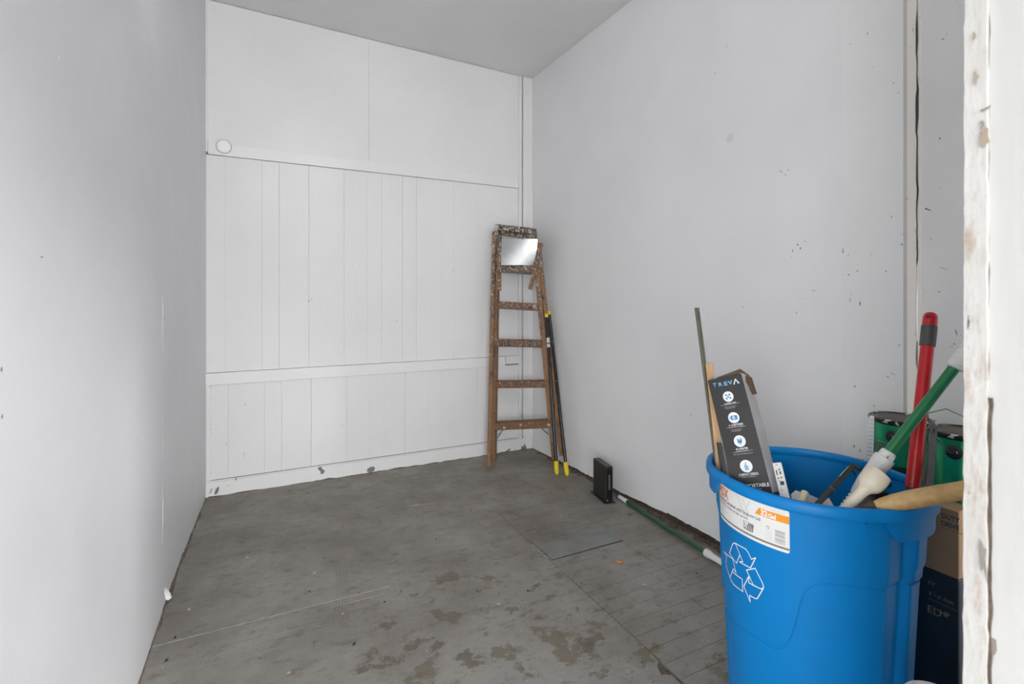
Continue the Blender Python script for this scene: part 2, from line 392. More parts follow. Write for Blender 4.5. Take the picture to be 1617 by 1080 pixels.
# sheet with its near right corner broken away
mbx = MB()
out = [(0.5001, 0.0), (1.19, 0.0), (1.185, 0.9), (1.20, 1.235), (1.17, 1.25), (1.185, 1.285), (1.206, 1.30), (1.211, 1.34), (1.211, 2.4998), (0.5001, 2.4998)]
mbx.prism([(x, y, -0.0078) for x, y in out], (0, 0, 0.0078)); mbx.build('floor_sheet', M['floor_sheet'], fl)
sheet(0.5001, 1.2115, 2.5001, 3.70)
sheet(1.2125, 2.12, 2.602, 3.70)
# narrow boards on the right, running across the room
y = 0.0; row = 0
rj = random.Random(3)
while y < 2.59:
    w = 0.0755; y1 = min(y + w - 0.0014, 2.599)
    if 1.58 < y + w / 2 < 2.03: cuts = [1.637]
    else: cuts = [1.40 + 0.5 * rj.random()] if row % 2 else [1.83]
    xs = [1.2145] + cuts + [2.13]
    for k in range(len(xs) - 1):
        dz = -0.0004 - 0.0010 * rj.random()
        MB().box(xs[k] + (0.0009 if k else 0), xs[k + 1] - 0.0009, y + 0.0006 * rj.random(), y1 - 0.0006 * rj.random(), -0.0078, dz).build('floor_board', M['floor_board'], fl)
    y += w; row += 1
# thin square of hardboard nailed over the boards
mbh = MB(); mbh.prism([(1.218, 2.232, 0), (1.226, 2.030, 0), (1.642, 2.034, 0), (1.650, 2.236, 0)], (0, 0, 0.0065))
mbh.build('floor_patch', M['hatch'], fl, bevel=0.001, label='thin blue-grey hardboard square fixed on the floor')
wear = MB(); wear.box(-0.345, 0.49, 2.1525, 2.1560, -0.002, 0.0006); wear.box(0.25, 0.48, 2.108, 2.1095, -0.002, 0.0003)
wear.build('worn_seam', M['pale_wear'], fl)
wear2 = MB().box(1.209, 1.217, 2.05, 2.20, -0.002, 0.0004).build('worn_seam', M['pale_wear'], fl)
mb = MB().box(1.222, 1.648, 2.0275, 2.0298, -0.004, 0.0006); mb.build('patch_edge_shadow_gap', M['dark_gap'], fl)
for i in range(5):                                   # curved rubber scuffs
    mb = MB(); pts = [G(524 + 4.4 * i + 7 * math.sin(t * 2.6 + 0.3 + 0.12 * i) + 4 * t, 978 - (86 + 7 * math.sin(i * 2.1)) * t) for t in [k_ / 9 for k_ in range(10)]]
    for p, q in zip(pts, pts[1:]):
        d = (q - p).normalized() * 0.0002; n_ = V((-d.y, d.x, 0)).normalized() * 0.0008
        a = 0.0007; mb.prism([p - d - n_ + V((0, 0, 0.0001)), p - d + n_ + V((0, 0, 0.0001)), q + d + n_ + V((0, 0, 0.0001)), q + d - n_ + V((0, 0, 0.0001))], (0, 0, 0.0003))
    mb.build('rubber_scuff', M['rubber'], fl)
for (xa, ya, xb, yb_, w_, m_) in ((247, 1017, 236, 1050, 0.0016, 'pale_wear'), (350, 835, 337, 893, 0.0012, 'pale_wear'), (762, 889, 835, 877, 0.0012, 'pale_wear'), (645, 799, 688, 795, 0.004, 'debris'), (598, 842, 622, 837, 0.0012, 'pale_wear')):
    p, q = G(xa, ya), G(xb, yb_); mb = MB().bar(p + V((0, 0, 0.0002)), q + V((0, 0, 0.0002)), w_, 0.0005, (q - p).cross(V((0, 0, 1)))); mb.build('scratch', M[m_], fl)
# dirt swept against the walls
def dirt_strip(name, pts, wid, seed, parent):
    r = random.Random(seed); mb = MB(); n = len(pts); row_ = []
    for i, (x, yy, nx, ny) in enumerate(pts):
        ww = wid * (0.35 + 0.9 * r.random()); hh = 0.004 + 0.010 * r.random()
        row_.append([(x, yy, 0.0005), (x, yy, hh), (x + nx * ww * 0.5, yy + ny * ww * 0.5, hh * 0.55), (x + nx * ww, yy + ny * ww, 0.0004)])
    vs = [p for q in row_ for p in q]; fs = []
    for i in range(n - 1):
        for k in range(3): a = i * 4 + k; fs.append((a, a + 1, a + 5, a + 4))
    mb.add(vs, fs); o = mb.build(name, M['soil'], parent, smooth=True); o['kind'] = 'stuff'; return o
dirt_strip('dirt', [(wr(0.95 + 0.04 * i) + 0.02, 0.95 + 0.04 * i, -1, 0) for i in range(66)], 0.055, 4, fl)
dirt_strip('dirt', [(-0.362 + 0.026 * max(0, (0.06 * i - 0.6)), 1.2 + 0.06 * i, 1, 0) for i in range(40)], 0.015, 9, fl)
dirt_strip('dirt', [(-0.29 + 0.05 * i, 3.615, 0, -1) for i in range(46)], 0.007, 12, fl)

# ceiling
cl = MB(); cl.hexa([(-0.7, 0.1, CEIL(-0.7) + 0.012), (2.35, 0.1, CEIL(2.35) + 0.012), (2.35, 3.9, CEIL(2.35) + 0.012), (-0.7, 3.9, CEIL(-0.7) + 0.012),
                   (-0.7, 0.1, 3.2), (2.35, 0.1, 3.2), (2.35, 3.9, 3.2), (-0.7, 3.9, 3.2)])
cl = cl.build('ceiling', M['dark_gap'], loc=(0.8, 1.8, 3.05)); cl['kind'] = 'structure'
for (y0, y1, dz) in ((0.1, 3.396, 0.0), (3.3975, 3.9, 0.002)):
    c = MB(); z = lambda x: CEIL(x) + dz
    c.hexa([(-0.6, y0, z(-0.6)), (2.3, y0, z(2.3)), (2.3, y1, z(2.3)), (-0.6, y1, z(-0.6)),
            (-0.6, y0, z(-0.6) + 0.0105), (2.3, y0, z(2.3) + 0.0105), (2.3, y1, z(2.3) + 0.0105), (-0.6, y1, z(-0.6) + 0.0105)])
    c.build('ceiling_panel', M['ceiling'], cl)

# back wall: dark backing, painted boards and rails
wb = MB().box(-0.6, 2.3, YB + 0.02, YB + 0.14, 0.0, 3.15).build('wall_back', M['back_board'], loc=(0.8, YB + 0.08, 0)); wb['kind'] = 'structure'
def wx(px, yy=YB): return onY(px, HY, yy).x
def board(nm, x0, x1, z0, z1, front, m='white_wall', z1b=None, gap=0.0012):
    mb = MB(); zz = z1 if z1b is None else z1b
    mb.hexa([(x0 + gap, front, z0), (x1 - gap, front, z0), (x1 - gap, YB + 0.0199, z0), (x0 + gap, YB + 0.0199, z0),
             (x0 + gap, front, z1), (x1 - gap, front, zz), (x1 - gap, YB + 0.0199, zz), (x0 + gap, YB + 0.0199, z1)])
    return mb.build(nm, M[m], wb)
xl, xr = -0.305, 1.868
xm = wx(582)
board('upper_panel', xl + 0.0105, xm, 2.1940, CEIL(xl) - 0.001, YB - 0.004, z1b=CEIL(xm) - 0.001, gap=0.0008)
board('upper_panel', xm, xr, 2.1940, CEIL(xm) - 0.001, YB - 0.0035, z1b=CEIL(xr) - 0.001, gap=0.0008)
midx = [xl - 0.02] + [wx(p) for p in (355.4, 413.6, 441, 488, 544, 580, 603, 636, 658, 698, 717, 753)] + [xr]
rb_ = random.Random(5)
for i in range(len(midx) - 1):
    g = 0.0007 if i in (2, 3, 4, 7, 8) else 0.0003
    board('panel_board', midx[i], midx[i + 1], 0.7685, 2.1200, YB + 0.006 + 0.0012 * rb_.random(), gap=g)
lowx = [xl + 0.028] + [wx(p) for p in (360.6, 417.7, 444.8, 491.5, 548, 583, 606.5, 639.4, 677, 698, 736, 754)] + [xr]
for i in range(len(lowx) - 1):
    board('panel_board', lowx[i], lowx[i + 1], 0.1020, 0.6905, YB + 0.003 + 0.0012 * rb_.random(), gap=0.0007 if i in (1, 3, 4, 8) else 0.0003)
mb = MB(); vs = []; fs = []; n = 60          # cracked filler closing the left corner below the rail
for i in range(n + 1):
    z = 0.098 + (0.690 - 0.098) * i / n
    vs += [(xl - 0.01, YB + 0.004, z), (xl + 0.0285 - abs(0.006 * noise.noise(V((z * 30, 2, 0)))), YB + 0.004, z), (xl + 0.0285, YB + 0.0199, z), (xl - 0.01, YB + 0.0199, z)]
for i in range(n):
    for k in range(4): p = i * 4 + k; q = i * 4 + (k + 1) % 4; fs.append((p, q, q + 4, p + 4))
fs += [(3, 2, 1, 0), tuple(n * 4 + k for k in range(4))]
mb.add(vs, fs); mb.build('corner_filler', M['post'], wb)
def trim(nm, mb, m='trim', loc=None, bevel=0.0015): 
    o = mb.build(nm, M[m], loc=loc or (0, 0, 0), bevel=bevel); o['kind'] = 'structure'; return o
trim('trim_1', MB().box(xl + 0.013, xr - 0.004, YB - 0.008, YB + 0.019, 2.122, 2.193), loc=(0.8, YB, 2.12))
trim('trim_2', MB().box(xl - 0.012, 1.745, YB - 0.010, YB + 0.019, 0.692, 0.766), loc=(0.8, YB, 0.69))
trim('trim_3', MB().box(1.750, 1.866, YB - 0.008, YB + 0.019, 0.704, 0.768), loc=(1.8, YB, 0.70))
bb = trim('baseboard_back', MB().box(xl, 1.990, YB - 0.006, YB + 0.019, 0.0, 0.090), loc=(0.8, YB, 0))
MB().box(xl + 0.002, 1.90, YB - 0.009, YB - 0.003, 0.0925, 0.100).build('moulding', M['trim'], bb)
# narrow batten and corner board in the right corner; batten in the left corner
trim('trim_4', MB().box(1.8685, 1.896, YB - 0.006, YB + 0.019, 0.092, CEIL(1.88) - 0.001), loc=(1.88, YB, 0.09))
trim('trim_5', MB().box(1.904, 2.0, YB - 0.016, YB + 0.019, 0.092, CEIL(1.95) - 0.001), loc=(1.95, YB, 0.09))
trim('trim_6', MB().box(xl - 0.002, xl + 0.011, YB - 0.010, YB + 0.019, 2.135, CEIL(xl) - 0.001), loc=(xl, YB, 2.13))
# bare grey patches where paint came off the baseboard
def patch(px, py, shape, nm='bare_patch'):
    c = onY(px, py, YB - 0.0062); mb = MB()
    mb.prism([(c.x + a, YB - 0.0058, max(0.004, c.z + b)) for a, b in shape], (0, -0.0009, 0)); mb.build(nm, M['grey_patch'], bb)
patch(506, 742, [(-0.016, 0.022), (-0.005, 0.034), (0.008, 0.024), (0.010, 0.004), (0.024, -0.002), (0.026, -0.018), (0.012, -0.032), (0.002, -0.026), (0.0, -0.008), (-0.013, 0.003)])
patch(586, 741.5, [(-0.030, -0.010), (-0.026, 0.008), (-0.008, 0.018), (0.018, 0.020), (0.027, 0.006), (0.020, -0.014), (-0.006, -0.020)])
patch(333, 775, [(-0.010, -0.02), (0.002, 0.012), (0.008, 0.014), (0.0, -0.01)])
patch(341, 775, [(-0.010, -0.02), (-0.002, 0.01), (0.012, 0.024), (0.018, 0.018), (0.012, -0.012), (0.002, -0.022)])
patch(803, 711, [(-0.03, -0.008), (0.0, 0.010), (0.02, 0.012), (0.01, -0.002), (-0.012, -0.010)])
patch(826, 706, [(-0.02, -0.012), (-0.012, 0.012), (0.004, 0.004), (0.012, 0.028), (0.022, 0.01), (0.034, -0.014)])

# right wall, its lower edge ragged above a rotten sill
def ragged(y): return 0.022 + 0.008 * noise.noise(V((y * 9, 1.3, 0))) + 0.005 * noise.noise(V((y * 40, 4, 0))) + 0.022 * max(0, 1 - abs(y - 2.0) / 0.55)
mw = MB(); ys = [0.957 + (3.75 - 0.957) * i / 180 for i in range(181)]
vs = []; fs = []
for yy in ys:
    zc = CEIL(2.0) + 0.02
    rg_ = ragged(yy) * (0.25 + 0.75 * min(1, max(0, (3.5 - yy) / 0.5)))
    vs += [(wr(yy), yy, rg_), (wr(yy), yy, zc), (wr(yy) + 0.045, yy, zc), (wr(yy) + 0.045, yy, rg_)]
for i in range(len(ys) - 1):
    for k in range(4): a = i * 4 + k; b2 = i * 4 + (k + 1) % 4; fs.append((b2, a, a + 4, b2 + 4))
fs += [(0, 1, 2, 3), tuple(len(vs) - 4 + k for k in (3, 2, 1, 0))]
mw.add(vs, fs); wrt = mw.build('wall_right', M['right_wall'], loc=(2.02, 2.3, 0)); wrt['kind'] = 'structure'
sill = MB(); 
for i in range(60):
    a = 0.96 + 0.046 * i; dx = 0.012 + 0.010 * noise.noise(V((a * 15, 0, 0))); hz = 0.030 + 0.018 * noise.noise(V((a * 11, 3, 0)))
    sill.box(wr(a) + dx, wr(a) + 0.09, a, a + 0.047, -0.004, hz + 0.02)
trim('baseboard_right', sill, 'rotten', (2.06, 2.3, 0), 0.0)
for (px, py, s) in ((1090, 835, 0.03), (1108, 853, 0.02)):      # loose splinters at the sill
    c = G(px, py, 0.008); r = random.Random(px); mb = MB()
    for k in range(7):
        d = V((0.3 * r.uniform(-1, 1), 1, 0)).normalized() * s * r.uniform(0.4, 1.2); q = c + V((r.uniform(-.02, .02), r.uniform(-.04, .04), r.uniform(0, .006)))
        mb.bar(q - d, q + d, 0.004, 0.003, (1, 0, 0))
    mb.build('splinter_pile', M['soil'], fl, kind='stuff')

# post board at the end of the right wall, cracked edge, recess beyond
YE = 0.957
post = trim('trim_7', MB().box(2.003, 2.060, YE, 1.163, 0.0, CEIL(2.0) + 0.02), 'post', (2.03, 1.06, 0), 0.001)
def jag(seed, z, amp): return 1.9 * amp * noise.noise(V((seed, z * 14, 0))) + amp * 0.6 * noise.noise(V((seed + 9, z * 47, 0)))
def edge_strip(nm, xa, xb, ja, jb, y0, y1, z0, z1, m, n=120, gap=None):
    mb = MB(); vs = []; fs = []
    for i in range(n + 1):
        z = z0 + (z1 - z0) * i / n; a = xa + (jag(ja, z, 0.004) if ja else 0); b_ = xb + (jag(jb, z, 0.004) if jb else 0)
        if gap: 
            k = gap(z); a += k if ja else 0; b_ -= k if jb else 0
        vs += [(a, y0, z), (b_, y0, z), (b_, y1, z), (a, y1, z)]
    for i in range(n):
        for k in range(4): p = i * 4 + k; q = i * 4 + (k + 1) % 4; fs.append((p, q, q + 4, p + 4))
    fs += [(3, 2, 1, 0), tuple(n * 4 + k for k in range(4))]
    mb.add(vs, fs); return mb.build(nm, M[m], post)
def crack(z):
    return max(0.0, (0.0125 if z > 1.36 else 0.0) * (0.40 + 1.7 * noise.noise(V((z * 4.5, 2, 8))))) + (0.0008 if z > 1.3 else 0)
edge_strip('post_edge', 2.0045, 2.070, None, 3.1, YE - 0.012, YE - 0.0005, 0.0, CEIL(2.0), 'taupe', gap=crack)
edge_strip('edge_filler', 2.0705, 2.100, 3.1, None, YE - 0.012, YE - 0.0005, 0.0, CEIL(2.0), 'taupe', gap=crack)
edge_strip('crack_shadow', 2.035, 2.098, None, None, YE - 0.0102, YE - 0.001, 0.0, CEIL(2.0), 'dark_gap', n=4)
# peeling flakes low on the edge
for (z0, dz, w) in ((1.08, 0.20, 0.010), (0.98, 0.10, 0.008), (0.86, 0.14, 0.010)):
    mb = MB(); pts = []
    for i in range(9): t = i / 8; pts.append((2.066 - w * math.sin(math.pi * t) * (0.7 + 0.5 * noise.noise(V((z0 * 20, t * 6, 0)))), YE - 0.0125, z0 + dz * t))
    for i in reversed(range(9)): t = i / 8; pts.append((2.070, YE - 0.0125, z0 + dz * t))
    mb.prism(pts, (0, -0.0015, 0)); mb.build('paint_flake', M['steel'] if w < .009 else M['recess'], post)
wrec = MB().box(2.100, 2.22, 0.1, YE + 0.03, -0.004, CEIL(2.1) + 0.02).build('wall_recess', M['recess'], loc=(2.16, 0.5, 0)); wrec['kind'] = 'structure'

# left wall: two sheets meeting at a filled seam
pl = [(-0.300, 3.70), (-0.338, 2.77), (-0.346, 2.37), (-0.352, 1.97), (-0.372, 0.9), (-0.39, 0.12)]
def wall_strip(nm, pts, th, m, z1, z0=0.0, n_z=1, parent=None):
    mb = MB(); b = []
    for (x, yy) in pts: b += [(x, yy, z0), (x, yy, z1), (x - th, yy, z1), (x - th, yy, z0)]
    f = []
    for i in range(len(pts) - 1):
        for k in range(4): p = i * 4 + k; q = i * 4 + (k + 1) % 4; f.append((p, q, q + 4, p + 4))
    f += [(3, 2, 1, 0), tuple(len(b) - 4 + k for k in range(4))]
    mb.add(b, f); return mb
wlf = wall_strip('wall_left', [(x - 0.0125, yy) for x, yy in pl], 0.12, 'dark_gap', 3.12).build('wall_left', M['dark_gap'], loc=(-0.45, 1.9, 0)); wlf['kind'] = 'structure'
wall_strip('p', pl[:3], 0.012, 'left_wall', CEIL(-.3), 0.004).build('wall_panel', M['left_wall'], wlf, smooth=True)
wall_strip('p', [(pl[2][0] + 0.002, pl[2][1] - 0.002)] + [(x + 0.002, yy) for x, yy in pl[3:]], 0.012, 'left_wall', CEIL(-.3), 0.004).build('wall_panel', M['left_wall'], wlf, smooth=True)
# ridge of filler down the seam, and the lump where it has come loose at the floor
mb = MB(); pts = []; rr = []
for i in range(60):
    z = 0.10 + 1.15 * i / 59; yy = 2.372 - 0.02 * noise.noise(V((z * 4, 7, 1))); pts.append((-0.3475, yy, z)); rr.append(0.0035 + 0.0028 * noise.noise(V((z * 30, 1, 1))))
mb.tube(pts, rr, 6); mb.build('seam_filler', M['plaster'], wlf, smooth=True)
mb = MB(); c = G(264, 946, 0.012); vs = []
for (dx, dy, dz, r) in ((-0.022, 0.012, 0.075, 0.006), (-0.012, 0.006, 0.045, 0.010), (0.000, 0.000, 0.022, 0.013), (0.010, -0.008, 0.010, 0.008)):
    vs.append((c + V((dx, dy, dz - 0.008)), r))
mb.tube([v for v, r in vs], [r for v, r in vs], 8); mb.build('filler_lump', M['plaster'], wlf, smooth=True)
mb = MB(); mb.tube([c + V((-0.02, -0.05, 0.10)), c + V((-0.012, -0.02, 0.05)), c + V((0.0, -0.006, 0.014))], [0.004, 0.009, 0.005], 7); mb.build('filler_lump', M['plaster'], wlf, smooth=True)

# chips and scuffs of their own shape on the walls
def chip(c, ax, ln, wd, n, mat, parent, seed):
    """thin irregular fleck lying on a wall: ax along it, n out of the wall"""
    r = random.Random(seed); ax = V(ax).normalized(); n = V(n).normalized(); sd_ = n.cross(ax); pts = []
    for i in range(11):
        a = 2 * math.pi * i / 11; k_ = r.uniform(0.25, 1.15); pts.append(V(c) + ax * (math.cos(a) * ln / 2 * k_) + sd_ * (math.sin(a) * wd / 2 * k_) + n * 0.0002)
    MB().prism(pts, n * 0.0005).build('paint_chip', mat, parent)
for i, (px, py, ln, wd, tilt) in enumerate(((1232, 271, .022, .004, 0.8), (1243, 268, .016, .004, 0.5), (1239, 276, .012, .003, 1.2), (1250, 396, .018, .006, 1.3), (1257, 386, .016, .007, 0.9), (1262, 392, .012, .006, 1.5), (1269, 381, .010, .005, 1.0), (1248, 405, .010, .004, 0.4),
        (1283, 459, .030, .003, 0.25), (1262, 472, .02, .002, 0.2), (1119, 500, .006, .004, 1.5), (1091, 655, .018, .003, 0.6), (1302, 632, .006, .004, 1), (905, 625, .006, .004, 1), (1010, 812, .008, .004, .6), (1071, 823, .008, .004, .8))):
    c = onX(px, py, wr(2.0)); c.x = wr(c.y); chip(c, (0, math.cos(tilt), math.sin(tilt)), ln, wd, (-1, 0, 0), M['chip_grey'], wrt, i)
c = onX(1151, 218, 2.006); c.x = wr(c.y)
MB().lathe(c + V((0.0005, 0, 0)), (-1, 0, 0), [(0, 0.021), (0.0009, 0.020), (0.001, 0.0005)], 20).build('filler_spot', M['filler'], wrt)
for i, (px, py, ln, wd, tilt) in enumerate(((1370, 53, .012, .005, 1.5), (1342, 69, .005, .004, 1), (1379, 106, .005, .004, 1), (1411, 131, .009, .004, 1.2), (1419, 147, .010, .004, 1.3), (1358, 480, .040, .008, 1.5), (1354, 428, .010, .005, 1.2), (1376, 402, .008, .004, 1.4), (1399, 428, .012, .004, 1.7), (1420, 545, .014, .004, 1.9),
        (1410, 590, .024, .004, 0.4), (1402, 595, .012, .004, 0.9), (1350, 610, .016, .004, 1.9), (1349, 704, .016, .006, 1.6), (1358, 712, .014, .006, 1.3), (1424, 386, .012, .004, 0.6), (1408, 342, .010, .004, 0.9), (1380, 640, .010, .004, 1.1), (1340, 434, .012, .004, 2.2))):
    c = onX(px, py, 2.003); chip(c, (0, math.cos(tilt), math.sin(tilt)), ln, wd, (-1, 0, 0), M['chip_grey'], post, i + 40)
for i, (px, py, ln, wd, tilt) in enumerate(((1484, 219, .012, .004, 1.5), (1489, 62, .010, .004, 0.2), (1495, 54, .004, .003, 1), (1470, 377, .010, .005, 1.2), (1483, 461, .010, .005, 0.3), (1462, 462, .004, .003, 1), (1510, 525, .036, .004, 1.4), (1507, 543, .012, .005, 1.2), (1464, 330, .030, .006, 0.6), (1490, 424, .050, .002, 0.4), (1484, 296, .006, .003, 0.5))):
    c = onX(px, py, 2.100); chip(c, (0, math.cos(tilt), math.sin(tilt)), ln, wd, (-1, 0, 0), M['chip_grey'], wrec, i + 80)
for i, (px, py, ln, wd, tilt, m_) in enumerate(((66, 406, .016, .003, 0.1, 'chip_grey'), (2, 583, .010, .006, 1.5, 'chip_grey'), (3, 657, .010, .005, 1.2, 'chip_grey'), (52, 203, .040, .002, 0.0, 'plaster'), (93, 91, .006, .005, 1, 'plaster'), (234, 742, .008, .006, 1, 'plaster'), (240, 730, .010, .004, 1.3, 'plaster'), (225, 690, .016, .004, 1.3, 'plaster'), (216, 712, .010, .004, 1.2, 'plaster'), (250, 690, .020, .003, 1.5, 'plaster'), (246, 560, .03, .003, 1.5, 'plaster'), (308, 120, .014, .004, 1.5, 'chip_grey'), (314, 58, .014, .004, 1.5, 'chip_grey'), (305, 160, .010, .004, 1.5, 'chip_grey'), (296, 528, .014, .003, 1.4, 'chip_grey'), (290, 870, .05, .02, 1.2, 'plaster'))):
    d = ray(px, py); c = None; fp = [(pl[2][0] + 0.002, pl[2][1] - 0.002)] + [(x_ + 0.002, y_) for x_, y_ in pl[3:]]
    for poly in (pl[:3], fp):
        for (x0, y0), (x1, y1) in zip(poly, poly[1:]):
            den = d.x * (y1 - y0) - d.y * (x1 - x0); t = (x0 * (y1 - y0) - y0 * (x1 - x0)) / den; p = EYE + d * t
            if y1 <= p.y <= y0 and c is None: c = p; dirw = V((x0 - x1, y0 - y1, 0)).normalized(); nw = V((dirw.y, -dirw.x, 0))
    if c: chip(c, dirw * math.cos(tilt) + V((0, 0, math.sin(tilt))), ln, wd, nw if nw.x > 0 else -nw, M[m_], wlf, i + 120)
for i, (px, py, ln, wd, tilt) in enumerate(((549, 97, .008, .003, 1), (525, 189, .004, .003, 1), (784, 209, .010, .004, 1.2), (450, 53, .006, .003, .5), (410, 205, .01, .002, .3), (386, 718, .040, .003, 1.6), (395, 620, .004, .004, 1), (345, 251, .005, .004, 1))):
    c = onY(px, py, YB - 0.004 if py < 225 else YB + 0.003); chip(c, (math.cos(tilt), 0, math.sin(tilt)), ln, wd, (0, -1, 0), M['chip_grey'], wb, i + 160)

# front wall with the doorway: header above, frame on the right
# unseen slab, added to keep the veiled sun off the upper left wall
cn = MB(); cn.hexa([(-2.5, -2.6, 2.26), (6, -2.6, 2.26), (6, 0.06, 2.66), (-2.5, 0.06, 2.66), (-2.5, -2.6, 2.29), (6, -2.6, 2.29), (6, 0.06, 2.69), (-2.5, 0.06, 2.69)])
for px_ in (-2.4, 5.8): cn.box(px_ - 0.05, px_ + 0.05, -2.6, -2.5, -0.02, 2.27)
cn = cn.build('sun_blocker', M['ground'], loc=(0, -1.3, 2.3)); cn['kind'] = 'structure'
fw = MB(); fw.box(0.7795, 1.93, 0.104, 0.27, -0.02, 3.15);
fw = fw.build('wall_front', M['jamb'], loc=(1.0, 0.18, 0)); fw['kind'] = 'structure'
def jag_board(nm, x_face, y0, y1, th, amp0, amp1, m, seed, lean=0.0, n=260):
    """upright board whose near and far arrises are chipped; its face looks into the doorway (-x)"""
    mb = MB(); vs = []; fs = []
    for i in range(n + 1):
        z = -0.02 + 3.0 * i / n
        a = y0 + amp0 * (noise.noise(V((seed, z * 30, 0))) + 0.7 * noise.noise(V((seed, z * 95, 3)))) 
        b_ = y1 + lean * (z - 1.2) + amp1 * (noise.noise(V((seed + 5, z * 22, 0))) + 0.8 * noise.noise(V((seed + 5, z * 90, 3))))
        xf = x_face + 0.0018 * noise.noise(V((seed, z * 26, 9)))
        vs += [(xf, a, z), (xf, b_, z), (x_face + th, b_, z), (x_face + th, a, z)]
    for i in range(n):
        for k in range(4): p = i * 4 + k; q = i * 4 + (k + 1) % 4; fs.append((q, p, p + 4, q + 4))
    fs += [(0, 1, 2, 3), tuple(n * 4 + k for k in (3, 2, 1, 0))]
    mb.add(vs, fs); return mb.build(nm, M[m], fw, smooth=False)
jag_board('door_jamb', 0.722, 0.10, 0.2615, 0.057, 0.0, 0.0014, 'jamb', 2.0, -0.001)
mb = MB(); vs = []; fs = []; n = 120          # dark open joint between stop and jamb
for i in range(n + 1):
    z = 0.3 + 0.82 * i / n; w_ = 0.0016 + 0.0024 * max(0, 1 - (z - 0.3) / 0.6) + 0.0016 * noise.noise(V((z * 40, 1, 1))); w_ = max(0.0003, w_)
    c_ = 0.2605 + 0.0012 * noise.noise(V((z * 14, 6, 2)))
    vs += [(0.7195, c_ - w_, z), (0.7195, c_ + w_, z), (0.730, c_ + w_, z), (0.730, c_ - w_, z)]
for i in range(n):
    for k in range(4): p = i * 4 + k; q = i * 4 + (k + 1) % 4; fs.append((q, p, p + 4, q + 4))
mb.add(vs, fs); mb.build('open_joint', M['rotten'], fw)
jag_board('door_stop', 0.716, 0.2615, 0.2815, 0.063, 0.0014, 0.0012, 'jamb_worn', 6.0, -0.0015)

for i, (px, py, ln, wd, tilt, m_) in enumerate(((1552, 195, .018, .006, 1.5, 'taupe_ink'), (1553, 215, .030, .012, 1.4, 'tan_ink'), (1539, 56, .010, .005, 1.5, 'tan_ink'), (1556, 172, .004, .012, 1.2, 'taupe_ink'), (1541, 120, .03, .006, 1.6, 'tan_ink'), (1553, 880, .05, .008, 1.5, 'taupe_ink'), (1566, 1020, .05, .012, 1.5, 'taupe_ink'))):
    xf = 0.7215 if px > 1560 else 0.7135
    chip(onX(px, py, xf), (0, math.cos(tilt), math.sin(tilt)), ln, wd, (-1, 0, 0), M[m_], fw, i + 200)

# ------------------------------------------------------------------ recycling bin
BC = V((1.406, 0.903, 0)); toC = V((-BC.x, -BC.y, 0)).normalized(); rtB = V((-toC.y, toC.x, 0))
if rtB.dot(RT) < 0: rtB = -rtB
def rb(z): return 0.2165 + (0.2495 - 0.2165) * z / 0.7
def bdir(phi): a = math.radians(phi); return toC * math.cos(a) + rtB * math.sin(a)
def wrap(d): return (d + 180) % 360 - 180
def lerp(x, tab):
    if x <= tab[0][0]: return tab[0][1]
    for (a, p), (b, q) in zip(tab, tab[1:]):
        if x <= b: return p + (q - p) * (x - a) / (b - a)
    return tab[-1][1]
CH = [(-35.2, 0), (-34.5, -0.012), (-22, -0.017), (-18, -0.017), (-13.5, 0.006), (-12, 0.008), (-2, 0.012)]
def handle_d(phi):
    d1 = wrap(phi - 77); d2 = wrap(phi + 103)
    return min(abs(d1), abs(d2))
def channel(phi, z):
    d = -handle_d(phi)
    k = 1.0
    v = lerp(d, CH)
    if v > 0 and z < 0.565: v -= 0.005
    return v
def bulge(phi):
    d = handle_d(phi); return 0.024 * max(0.0, 1 - (d / 46.0) ** 2) ** 1.0 if d < 46 else 0.0
SW = [(-100, 0.345), (-80, 0.332), (-59, 0.3266), (-48, 0.331), (-35, 0.3390), (-22.3, 0.3375), (-17.5, 0.345), (-14, 0.355), (-10.7, 0.376), (-8.2, 0.416), (-5.1, 0.479), (-2.8, 0.518), (1.3, 0.5375), (7.5, 0.5494), (16.6, 0.5537), (28.5, 0.5493), (41.6, 0.5415), (77, 0.53)]
def swoosh(phi):
    a = wrap(phi)
    if -103 <= a <= 77:
        return sum(lerp(a + k, SW) for k in (-1.2, -0.6, 0, 0.6, 1.2)) / 5
    return 0.53 - (0.53 - 0.345) * (((a - 77) % 360) / 180.0)
bin_ = thing('recycling_bin', 'big blue plastic recycling bin full of poles and junk in front right corner', 'bin', (BC.x, BC.y, 0))
NP = 480
